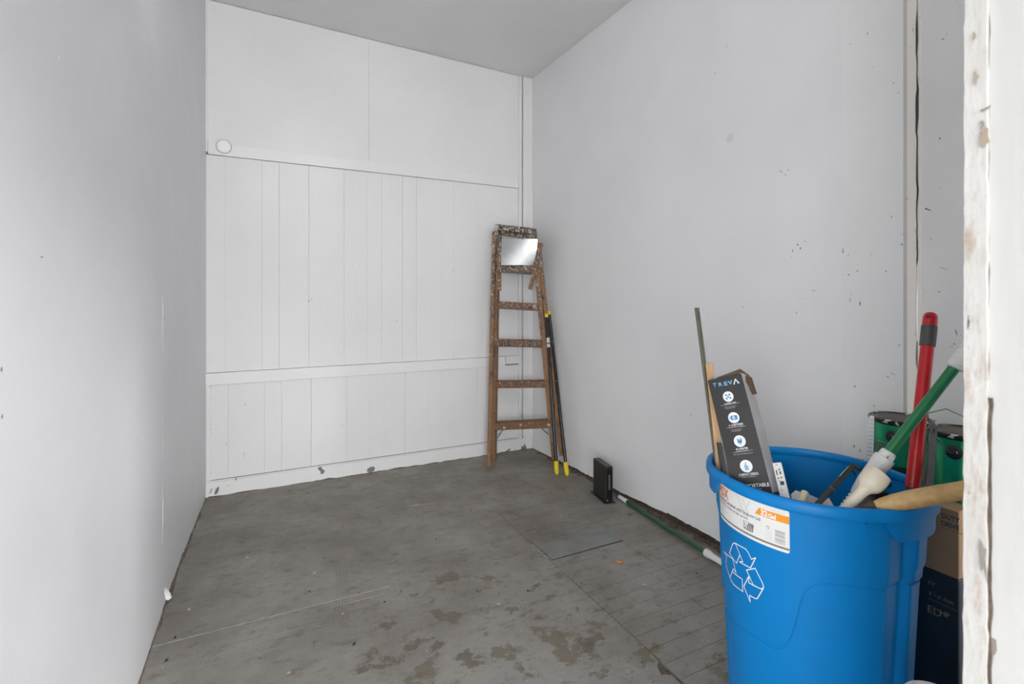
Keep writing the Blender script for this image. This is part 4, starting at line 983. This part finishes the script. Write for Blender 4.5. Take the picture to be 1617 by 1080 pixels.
fr = (-FW - RT * 1.5); fr = (fr - ax * fr.dot(ax)).normalized(); s2 = ax.cross(fr)
hp = a + ax * (L - 0.017) + fr * 0.0150
mb = MB(); mb.lathe(hp - fr * 0.004, fr, [(0, 0.0058), (0.0050, 0.0056), (0.0056, 0.0050), (0.0057, 0.0005)], 18); mb.build('hang_hole', plain('dark_red_hole', (0.09, 0.005, 0.007), 0.5), rp, smooth=True)
# grey steel bar with a hole and darker green strip beside it
a, b2 = P(1466.0, 800, 1.262), P(1475.5, 666.5, 1.35)
d = b2 - a; ax = d.normalized(); wd = (RT - ax * RT.dot(ax)).normalized(); dd = ax.cross(wd)
sbr = thing('steel_bar', 'grey flat steel bar with a slot near its pointed top beside the red pole', 'metal bar', a)
mb = MB(); mb.prism([a - wd * 0.0085, a + wd * 0.0085, a + d * 0.955 + wd * 0.0080, a + d * 1.0 - wd * 0.001, a + d * 0.985 - wd * 0.0085], dd * (0.003 if dd.dot(FW) > 0 else -0.003)); mb.build('flange', M['steel'], sbr)
mb = MB(); mb.prism([a + wd * 0.0075, a + wd * 0.0075 + FW * 0.016, a + d * 0.95 + wd * 0.007 + FW * 0.016, a + d * 0.95 + wd * 0.007], wd * 0.002); mb.build('flange', M['steel'], sbr)
q = a + d * 0.89; fd = -dd if dd.dot(FW) > 0 else dd
mb = MB(); mb.prism([q + wd * x + ax * z + fd * 0.0002 for x, z in ((-.0015, -.006), (.0018, -.006), (.0018, .006), (-.0015, .006))], fd * 0.0004); mb.build('slot', M['black_plastic'], sbr)
a, b2 = P(1455, 800, 1.300), P(1460.5, 676, 1.375)
tag(MB().bar(a, b2, 0.010, 0.003, RT).build('green_strip', M['green_steel'], loc=a, label='thin grey-green strip between red pole and grey steel bar'), cat='strip')

# ------------------------------------------------------------------ behind the bin: tall carton, two paint cans
BX0, BX1, BY0, BY1, BH = 1.722, 1.992, 0.688, 1.075, 0.640
cbx = thing('tall_carton', 'tall tan and navy cardboard carton standing behind the blue bin', 'box', ((BX0 + BX1) / 2, (BY0 + BY1) / 2, 0))
zs = onX(1513, 916, BX0).z
mb = MB().box(BX0, BX1, BY0, BY1, zs, BH); mb.build('upper_box', M['kraft_light'], cbx, bevel=0.003)
mb = MB().box(BX0 - 0.0004, BX1, BY0 - 0.0004, BY1, 0.0, zs); mb.build('printed_lower_box', M['navy'], cbx, bevel=0.004, label='dark navy printed lower part')
fx = lambda off: (lambda yy, z: V((BX0 - off, yy, z)))
def xtext(mb, txt, px, py, size, off, sx=1.0, bold=0.0, tilt=0.0):
    p = onX(px, py, BX0); vs, fs = text_mesh(txt, size, 'LEFT', bold)
    mb.add([V((BX0 - off, p.y - v[0] * sx, p.z + v[1])) for v in vs], fs)
ub = cbx.children[0]; lb = cbx.children[1]
mb = MB(); xtext(mb, 'DUTY', 1487, 817, 0.019, 0.0007, 0.8, 0.0006); xtext(mb, 'DRIVE', 1486, 828.5, 0.019, 0.0007, 0.8, 0.0006); 
p = onX(1486, 832, BX0); mb.add([V((BX0 - 0.0007, p.y, p.z)), V((BX0 - 0.0007, p.y - 0.052, p.z)), V((BX0 - 0.0007, p.y - 0.052, p.z - 0.0012)), V((BX0 - 0.0007, p.y, p.z - 0.0012))], [(0, 1, 2, 3)])
mb.build('lettering', M['ink'], ub)
mb = MB(); xtext(mb, 'TY', 1464.5, 922, 0.0165, 0.0012, 0.95); xtext(mb, '& 1 yr chain', 1467, 938, 0.0155, 0.0012, 0.78); xtext(mb, 'ED', 1464.0, 965, 0.030, 0.0012, 0.95); xtext(mb, 'HP', 1484.5, 970, 0.020, 0.0012, 0.9, 0.0004)
p = onX(1466, 944, BX0); mb.add([V((BX0 - 0.0012, p.y, p.z)), V((BX0 - 0.0012, p.y - 0.07, p.z)), V((BX0 - 0.0012, p.y - 0.07, p.z - 0.0010)), V((BX0 - 0.0012, p.y, p.z - 0.0010))], [(0, 1, 2, 3)])
mb.build('lettering', M['tan_ink'], lb)
def paint_can(c, label, ear_deg, r=0.083, h=0.195, dome=0.0):
    t = thing('paint_can', label, 'paint can', c, 'green paint cans on the tall carton')
    c = V(c); up = V((0, 0, 1))
    MB().lathe(c, up, [(0, r - 0.003), (0.003, r - 0.001), (0.006, r - 0.002), (0.008, r - 0.002), (h - 0.016, r - 0.002)], 56).build('body', M['can_green'], t, smooth=True)
    MB().lathe(c, up, [(h - 0.018, r - 0.003), (h - 0.014, r + 0.001), (h - 0.010, r + 0.0035), (h - 0.003, r + 0.004), (h, r + 0.001), (h, r - 0.006), (h - 0.005, r - 0.008), (h - 0.006, r - 0.012)], 56, False).build('rim', M['can_rim'], t, smooth=True)
    MB().lathe(c, up, [(h - 0.008, r - 0.009), (h - 0.004, r - 0.010), (h - 0.003, r - 0.018), (h - 0.006, r - 0.022), (h - 0.005, 0.03), (h - 0.0048, 0.001)], 56).build('lid', M['can_lid'], t, smooth=True, label='dusty dark lid')
    tc = V((-c.x, -c.y, 0)).normalized(); rr = V((-tc.y, tc.x, 0)); rr = rr if rr.dot(RT) > 0 else -rr
    dirn = lambda a: tc * math.cos(math.radians(a)) + rr * math.sin(math.radians(a))
    ears = []
    for a in (ear_deg, ear_deg + 180):
        d = dirn(a); e = c + d * (r - 0.004) + V((0, 0, h - 0.052))
        eo = MB().lathe(e, d, [(0, 0.0205), (0.0035, 0.0205), (0.0050, 0.0185), (0.0055, 0.012), (0.010, 0.010), (0.011, 0.007), (0.0112, 0.0005)], 28).build('ear', M['black_plastic'], t, smooth=True); ears.append((e + d * 0.012, d))
    return t, ears, dirn, c
can1, ears1, dir1, c1 = paint_can((1.906, 0.920, BH), 'green paint can with splashed black rim, the left one on the tall carton', -12)
can2, ears2, dir2, c2 = paint_can((1.880, 0.735, BH), 'green paint can with plain dark lid, the right one near the door frame', -18)
# wire bails
def bail(t, ears, c, pts, mat='wire', r=0.0017):
    MB().tube([ears[0][0] - ears[0][1] * 0.002] + pts, r, 8).build('bail', M[mat], t, smooth=True)
bail(can1, ears1, c1, [ears1[0][0] + ears1[0][1] * 0.010 + V((0, 0, 0.004)) + dir1(60) * 0.01, c1 + dir1(35) * 0.094 + V((0, 0, 0.170)), c1 + dir1(65) * 0.0935 + V((0, 0, 0.188)), c1 + dir1(95) * 0.0935 + V((0, 0, 0.196)), c1 + dir1(130) * 0.092 + V((0, 0, 0.170)), ears1[1][0]])
s_ = ears2[0][0]
bail(can2, ears2, c2, [s_ + ears2[0][1] * 0.006 - dir2(70) * 0.006, s_ + ears2[0][1] * 0.004 - dir2(70) * 0.022 + V((0, 0, 0.020)), c2 + dir2(-60) * 0.090 + V((0, 0, 0.180)), c2 + dir2(-95) * 0.088 + V((0, 0, 0.232)), c2 + dir2(-140) * 0.070 + V((0, 0, 0.245)), c2 + dir2(170) * 0.080 + V((0, 0, 0.215)), ears2[1][0]], 'dark_wire')
# panels printed on the left can: small text block, pale side panel
def cyl(c, r, dirn):
    return lambda a, z: c + dirn(a) * r + V((0, 0, z))
cf = cyl(c1, 0.0817, dir1)
def cpanel(nm, m, a0, a1, z0, z1, f, t, n=12):
    mb = MB()
    for i in range(n): p, q = a0 + (a1 - a0) * i / n, a0 + (a1 - a0) * (i + 1) / n; mb.add([f(p, z0), f(q, z0), f(q, z1), f(p, z1)], [(0, 1, 2, 3)])
    return mb.build(nm, M[m], t)
body1 = can1.children[0]
cpanel('print_block', 'can_text', -54, -14, 0.060, 0.116, cf, body1)
cpanel('print_line', 'light_ink', -47, -20, 0.118, 0.1188, cf, body1)
cpanel('dark_band', 'can_dark', -60, 70, 0.010, 0.048, cf, body1, 30)
cpanel('pale_panel', 'paper', -100, -62, 0.004, 0.172, cf, body1)
mb = MB(); cf2 = cyl(c1, 0.0821, dir1)
for k in range(24):
    z = 0.012 + 0.0064 * k
    for i in range(4): mb.add([cf2(-95 + 8 * i, z), cf2(-95 + 8 * (i + 1), z), cf2(-95 + 8 * (i + 1), z + 0.002), cf2(-95 + 8 * i, z + 0.002)], [(0, 1, 2, 3)])
mb.build('fine_print', M['light_ink'], body1, kind='stuff')
cpanel('small_sticker', 'pale_blue', 62, 72, 0.135, 0.155, cf, body1, 3)

cq = [P(1373.5, 656, 1.66), P(1380.5, 657, 1.655), P(1378.5, 760, 1.645), P(1361.5, 757, 1.66)]
zb_ = BH + 0.001
for i_ in (2, 3): cq[i_].z = zb_
crd = thing('printed_card', 'narrow white card with grey printed lines standing left of the left green paint can', 'card', (cq[3] + cq[2]) / 2)
MB().prism(cq, FW * 0.002).build('sheet', M['paper'], crd)
for k_ in range(14):
    t = 0.06 + 0.064 * k_; l_, r_ = cq[0].lerp(cq[3], t), cq[1].lerp(cq[2], t); o2 = -FW * 0.0004
    MB().add([l_.lerp(r_, .15) + o2, l_.lerp(r_, .85) + o2, l_.lerp(r_, .85) + o2 - V((0, 0, .0035)), l_.lerp(r_, .15) + o2 - V((0, 0, .0035))], [(0, 1, 2, 3)]).build('printed_line', M['light_ink'], crd)
# dark cloth on the floor behind the bin, and a white pail whose rim just shows at the bottom edge
mb = MB(); vs = []; fs = []; n = 14; cc = V((1.615, 0.640, 0))
for i in range(n + 1):
    for j in range(n + 1):
        u, v = i / n * 2 - 1, j / n * 2 - 1; r2 = u * u + v * v
        z = max(0.002, 0.085 * max(0, 1 - r2) ** 0.8 * (0.75 + 0.5 * noise.noise(V((u * 2.3, v * 2.3, 1)))))
        vs.append(cc + V((u * 0.085, v * 0.10, z)))
for i in range(n):
    for j in range(n): a = i * (n + 1) + j; fs.append((a, a + n + 1, a + n + 2, a + 1))
mb.add(vs, fs); tag(mb.build('dark_rag', M['rag'], loc=cc, smooth=True, label='dark brown rag crumpled on the floor between blue bin and tall carton'), cat='rag')
pc = G(1484, 1082, 0.40); hd = V((pc.x, pc.y, 0)).normalized(); pc = V((pc.x, pc.y, 0)) - hd * 0.062
pail = thing('white_pail', 'small lidded white plastic pail just showing in front of the blue bin', 'pail', pc)
MB().lathe(pc, (0, 0, 1), [(0, 0.048), (0.005, 0.050), (0.385, 0.058)], 40).build('body', M['white_plastic'], pail, smooth=True)
MB().lathe(pc, (0, 0, 1), [(0.380, 0.0585), (0.382, 0.062), (0.398, 0.062), (0.402, 0.059), (0.402, 0.054), (0.397, 0.052), (0.397, 0.001)], 40).build('lid', M['white_plastic'], pail, smooth=True)

# ------------------------------------------------------------------ wooden stepladder in the far corner
ld = thing('wooden_stepladder', 'paint-splashed wooden stepladder folded and leaning in the far right corner', 'ladder', (1.62, 3.40, 0))
def rail(p, q, w, d, wdir, nm, m='ladder', lab_=None): return MB().bar(p, q, w, d, wdir).build(nm, M[m], ld, bevel=0.003, label=lab_)
LW_ = (P(863, 671, 3.76) - P(785, 676, 3.83)); ldx = V((LW_.x, LW_.y, 0)).normalized(); ldy = V((-ldx.y, ldx.x, 0))   # across, and to the back
aL0, aL1 = G(780.5, 727, 0.0), P(786.5, 358, 3.93)
aR0, aR1 = P(876, 725, 3.70), P(842.5, 362, 3.86)
rail(aL0, aL1, 0.024, 0.062, ldx, 'front_rail'); rail(aR0, aR1, 0.040, 0.055, ldx, 'front_rail')
bL0, bL1 = G(772.2, 737, 0.0), P(780.5, 366, 3.90)
bR0, bR1 = P(886.5, 719, 3.70), P(850.5, 384, 3.83)
rail(bL0, bL1, 0.030, 0.024, ldx, 'back_rail'); rail(bR0, bR1, 0.028, 0.024, ldx, 'back_rail')
for i, (yl, yr) in enumerate(((425, 428), (483, 486.5), (543.5, 544.5), (609, 607.5), (675, 670.5))):
    tl = (yl - 358) / (727 - 358); tr_ = (yr - 360) / (724 - 360)
    p = aL1.lerp(aL0, tl); q = aR1.lerp(aR0, tr_); ax = (q - p).normalized()
    th = 0.040 if i == 4 else 0.048
    bk = V((-ax.y, ax.x, 0)).normalized()
    if bk.dot(FW) < 0: bk = -bk
    up_ = V((0, 0, 1)); o_ = p - bk * 0.040 - up_ * th * 0.5 + ax * 0.006
    tr = MB().obox(o_, (q - p) - ax * 0.012, bk * 0.085, up_ * (th + (0.014 if i == 4 else 0.0))).build('tread', M['ladder_tread'], ld, bevel=0.004)
    # folded steel rod under each tread
    MB().tube([p + bk * 0.005 - up_ * (th * 0.5 + 0.006) + ax * 0.01, q + bk * 0.005 - up_ * (th * 0.5 + 0.006) - ax * 0.01], 0.0028, 8).build('tread_rod', M['steel'], ld, smooth=True)
# top cap: a thick board with a front apron and end cheeks
p, q = P(781.5, 362.0, 3.88), P(845, 367.5, 3.83); ax = (q - p).normalized(); bk = V((-ax.y, ax.x, 0)).normalized(); bk = bk if bk.dot(FW) > 0 else -bk
cap_t = P(781.5, 353.8, 3.88); capq = P(843, 360.5, 3.83); dx = capq - cap_t; upv = V((0, 0, 1))
MB().obox(cap_t - bk * 0.0 - upv * 0.042, dx, bk * 0.022, upv * 0.042).build('top_apron', M['ladder_top'], ld, bevel=0.004)
MB().obox(cap_t - upv * 0.012, dx, bk * 0.085, upv * 0.014).build('top_cap', M['ladder_top'], ld, bevel=0.003)
MB().obox(cap_t - upv * 0.085, ax * 0.022, bk * 0.070, upv * 0.080).build('end_cheek', M['ladder_top'], ld, bevel=0.003)
MB().obox(capq - ax * 0.026 - upv * 0.085, ax * 0.026, bk * 0.070, upv * 0.080).build('end_cheek', M['ladder_top'], ld, bevel=0.003)
b0 = cap_t + bk * 0.075 - upv * 0.072; MB().obox(b0, dx, bk * 0.018, upv * 0.050).build('back_board', M['ladder_tread'], ld, bevel=0.003)
# hinged pail shelf folded down: two arms and a zinc sheet
mb = MB().bar(P(788, 459, 3.80), P(789.0, 372, 3.84), 0.030, 0.020, ldx); mb.build('shelf_arm', M['ladder'], ld, bevel=0.003)
mb = MB().bar(P(837, 457, 3.78), P(855, 384, 3.745), 0.028, 0.020, ldx); mb.build('shelf_arm', M['ladder'], ld, bevel=0.003)
mb = MB(); s0 = [P(792, 378, 3.795), P(849, 377, 3.735), P(848.2, 393, 3.735), P(843.0, 418, 3.745), P(791, 418.5, 3.80)]
vs = []; fs = []; nx, ny = 16, 12
for j in range(ny + 1):
    v = j / ny
    for i in range(nx + 1):
        u = i / nx; L_ = s0[0].lerp(s0[4], v); R_ = s0[1].lerp(s0[2], min(1, v / 0.4)) if v < 0.4 else s0[2].lerp(s0[3], (v - 0.4) / 0.6)
        dgn = (u - 0.05 - 0.6 * (1 - v)) * 1.15                 # slightly dished across its diagonal
        vs.append(L_.lerp(R_, u) + FW * (0.022 * (dgn * dgn + 0.6 * dgn)))
m_ = len(vs); vs += [p + FW * 0.0012 for p in vs]
for j in range(ny):
    for i in range(nx): a = j * (nx + 1) + i; fs += [(a, a + nx + 1, a + nx + 2, a + 1), (m_ + a, m_ + a + 1, m_ + a + nx + 2, m_ + a + nx + 1)]
mb.add(vs, fs); mb.build('zinc_shelf_sheet', M['zinc'], ld, smooth=True, label='shiny bare zinc sheet')
# steel corner braces under the lowest tread
for (pa, pb) in (((795.5, 676), (784.0, 694)), ((789, 683), (784.5, 688))):
    MB().bar(P(pa[0], pa[1], 3.775), P(pb[0], pb[1], 3.775), 0.012 if pa[1] < 680 else .005, 0.003, ldx).build('brace', M['steel'], ld)
MB().bar(P(867, 671, 3.695), P(872, 685, 3.69), 0.018, 0.003, ldx).build('brace', M['steel'], ld)
MB().bar(P(855, 676, 3.78), P(866, 686, 3.78), 0.006, 0.004, ldx).build('brace', M['dark_wire'], ld)
for (px, py, Z) in ((796, 675.5, 3.768), (866.5, 671, 3.69)): MB().lathe(P(px, py, Z), -FW, [(0, 0.010), (0.004, 0.009), (0.006, 0.004)], 14).build('bolt', M['wire'], ld, smooth=True)

# two black poles with yellow ends
def floor_pole(name, base, top, label, group):
    b_, t_ = V(base), V(top); ax = (t_ - b_).normalized(); L = (t_ - b_).length
    t = thing(name, label, 'pole', b_, group)
    MB().lathe(b_, ax, [(0.07, 0.0118), (L - 0.02, 0.0118)], 20).build('shaft', M['black_gloss'], t, smooth=True)
    MB().lathe(b_, ax, [(0.0, 0.006), (0.004, 0.0115), (0.02, 0.0160), (0.085, 0.0168), (0.090, 0.0150), (0.092, 0.012)], 20).build('grip', M['yellow'], t, smooth=True, label='yellow rounded grip')
    MB().lathe(b_, ax, [(L - 0.030, 0.0120), (L - 0.028, 0.0128), (L - 0.003, 0.0128), (L, 0.009)], 20).build('end_cap', M['yellow'], t, smooth=True, label='yellow end cap')
    return t, b_, ax, L
pA, bA, axA, LA = floor_pole('extension_pole', G(879.5, 749.5, 0.0), P(862.8, 495, 3.735), 'black pole with yellow ends nearest the ladder, left one of the leaning pair', 'black poles in the corner')
pB, bB, axB, LB = floor_pole('extension_pole', G(895.5, 751.5, 0.0), P(866.8, 491, 3.79), 'black pole with yellow ends furthest from the ladder, right one of the leaning pair', 'black poles in the corner')
for t, b_, ax, L, ks in ((pA, bA, axA, LA, (0.80, 0.52)), (pB, bB, axB, LB, (0.80, 0.55, 0.40, 0.24))):
    for k_ in ks: MB().lathe(b_, ax, [(L * k_, 0.0120), (L * k_ + 0.001, 0.0128), (L * k_ + 0.010, 0.0128), (L * k_ + 0.011, 0.0120)], 16).build('collar', M['dark_grey'], t, smooth=True)
MB().lathe(bA, axA, [(LA * 0.78, 0.0122), (LA * 0.78 + 0.001, 0.01235), (LA * 0.84, 0.01235), (LA * 0.84 + 0.001, 0.0122)], 20, False).build('sticker', M['light_ink'], pA, smooth=True, label='pale grey sticker')
hq = bB + axB * 0.014; frp = -FW; frp = (frp - axB * frp.dot(axB)).normalized()

# ------------------------------------------------------------------ black router standing by the right wall
r0 = G(954.3, 796.3, 0.0); r1 = G(932, 777, 0.0); ldir = (r1 - r0).normalized(); rd = V((ldir.y, -ldir.x, 0)); rd = rd if rd.dot(RT) > 0 else -rd
LL = 0.190
rt_ = thing('internet_router', 'upright black internet router on a flat foot against the right wall', 'router', r0 + ldir * LL / 2 + rd * 0.035)
MB().obox(r0, ldir * (LL + 0.006), rd * 0.074, V((0, 0, 0.007))).build('foot', M['black_plastic'], rt_, bevel=0.002)
o_ = r0 + ldir * 0.006 + rd * 0.013 + V((0, 0, 0.007))
MB().obox(o_, ldir * (LL - 0.012), rd * 0.048, V((0, 0, 0.213))).build('case', M['black_plastic'], rt_, bevel=0.006)
mb = MB().obox(o_ - ldir * 0.0008 + rd * 0.006 + V((0, 0, 0.008)), ldir * 0.001, rd * 0.036, V((0, 0, 0.190))); mb.build('front_strip', M['black_gloss'], rt_)
mb = MB(); fo = o_ - ldir * 0.0014 + rd * 0.024
for k_ in range(8):
    z = 0.075 + 0.0115 * k_
    mb.bar(fo + V((0, 0, z)) - rd * 0.006, fo + V((0, 0, z + 0.007)), 0.002, 0.0008, (0, 0, 1)); mb.bar(fo + V((0, 0, z + 0.007)), fo + V((0, 0, z + 0.003)) + rd * 0.005, 0.002, 0.0008, (0, 0, 1))
mb.build('status_marks', M['light_ink'], rt_)
mb = MB().bar(fo + V((0, 0, 0.012)) - rd * 0.018 , fo + V((0, 0, 0.010)) - rd * 0.010, 0.004, 0.0008, (0, 0, 1)); mb.build('status_marks', M['light_ink'], rt_)

# green pole lying along the wall
a = G(978.5, 784.0, 0.012) + V((-0.004, 0.0, 0)); b2 = G(1133, 884, 0.020); dxy = (b2 - a); ax = dxy.normalized(); L = dxy.length
lp = thing('green_floor_pole', 'green pole with white end grips lying on the floor along the right wall', 'pole', a)
MB().lathe(a, ax, [(0.05, 0.0110), (L + 0.02, 0.0110)], 20).build('shaft', M['floor_green'], lp, smooth=True)
MB().lathe(a, ax, [(0.0, 0.0085), (0.003, 0.0115), (0.055, 0.0125), (0.085, 0.0125), (0.087, 0.0112)], 20).build('end_cap', M['white_plastic'], lp, smooth=True, label='white end cap')
gk = L - 0.075
MB().lathe(a, ax, [(gk, 0.0112), (gk + 0.002, 0.0195), (gk + 0.018, 0.0200), (gk + 0.035, 0.0165), (gk + 0.075, 0.0135), (gk + 0.16, 0.0130), (gk + 0.162, 0.009)], 24).build('grip', M['white_plastic'], lp, smooth=True, label='white flared grip')

# round white cover plate on the left end of the upper rail
cpx = onY(353.5, 231.5, YB - 0.008); cp = thing('cover_plate', 'round white cover plate on the left end of the upper back wall rail', 'cover plate', (cpx.x, YB - 0.008, cpx.z - 0.043))
MB().lathe(cpx, (0, -1, 0), [(0.0, 0.0445), (0.004, 0.0445), (0.0055, 0.0425), (0.0055, 0.039), (0.002, 0.0385)], 40, False).build('rim', M['light_ink'], cp, smooth=True, label='grey outer ring')
MB().lathe(cpx, (0, -1, 0), [(0.0, 0.0385), (0.006, 0.0385), (0.0085, 0.034), (0.0095, 0.02), (0.0098, 0.001)], 40).build('disc', M['disc_white'], cp, smooth=True)

# ------------------------------------------------------------------ litter on the floor
r = random.Random(21); mb = MB(); md = MB()
for k_ in range(150):
    x = r.uniform(-0.30, 1.95); yy = r.uniform(1.25, 3.5)
    if (V((x, yy, 0)) - BC).length < 0.32: continue
    s = r.choice((0.002, 0.0025, 0.003, 0.004, 0.006)); an = r.uniform(0, 3.1); e = r.uniform(0.4, 1.0)
    u = V((math.cos(an), math.sin(an), 0)) * s; v = V((-math.sin(an), math.cos(an), 0)) * s * e
    (mb if r.random() < 0.55 else md).obox(V((x, yy, 0.0004)), u, v, V((0, 0, s * 0.45)) + u * 0.2)
for (px, py, s) in ((785, 955, 0.014), (972, 925, 0.011), (1017, 925, 0.013), (388, 881, 0.012), (495, 906, 0.012), (720, 880, 0.007), (296, 963, 0.010), (1070, 934, 0.007), (1090, 931, 0.006), (1077, 935, 0.006), (655, 797, 0.014), (777, 757, 0.008), (802, 777, 0.006), (454, 1065, 0.012)):
    c = G(px, py, 0.0005); an = r.uniform(-0.6, 0.6); u = V((math.cos(an), math.sin(an), 0)) * s; v = V((-math.sin(an), math.cos(an), 0)) * s * 0.45
    mb.prism([c, c + u, c + u * 0.9 + v, c + u * 0.4 + v * 1.3, c + v * 0.5], (0, 0, 0.002))
for (px, py, s) in ((277, 1008, 0.010), (263, 1045, 0.013), (835, 934, 0.010), (567, 937, 0.006), (559, 1019, 0.012), (481, 794, 0.007)):
    c = G(px, py, 0.0005); an = r.uniform(0, 3); u = V((math.cos(an), math.sin(an), 0)) * s; v = V((-math.sin(an), math.cos(an), 0)) * s * 0.6
    md.prism([c, c + u, c + u * 0.9 + v, c + v * 0.8], (0, 0, 0.003))
tag(mb.build('pale_litter', M['debris'], loc=(0.8, 2.2, 0), label='pale chips and crumbs scattered over the grey floor'), cat='litter', kind='stuff')
tag(md.build('dark_litter', M['dark_debris'], loc=(0.8, 2.2, 0), label='dark crumbs and specks scattered over the grey floor'), cat='litter', kind='stuff')
a, b2 = G(973, 885.5, 0.006), G(982.5, 889, 0.006)
tag(MB().lathe(a, b2 - a, [(0, 0.003), (0.003, 0.0062), ((b2 - a).length, 0.0058), ((b2 - a).length + 0.001, 0.003)], 12).build('orange_stub', M['orange_bit'], loc=a, smooth=True, label='small orange stub lying on the floor boards right of the hardboard square'), cat='stub')
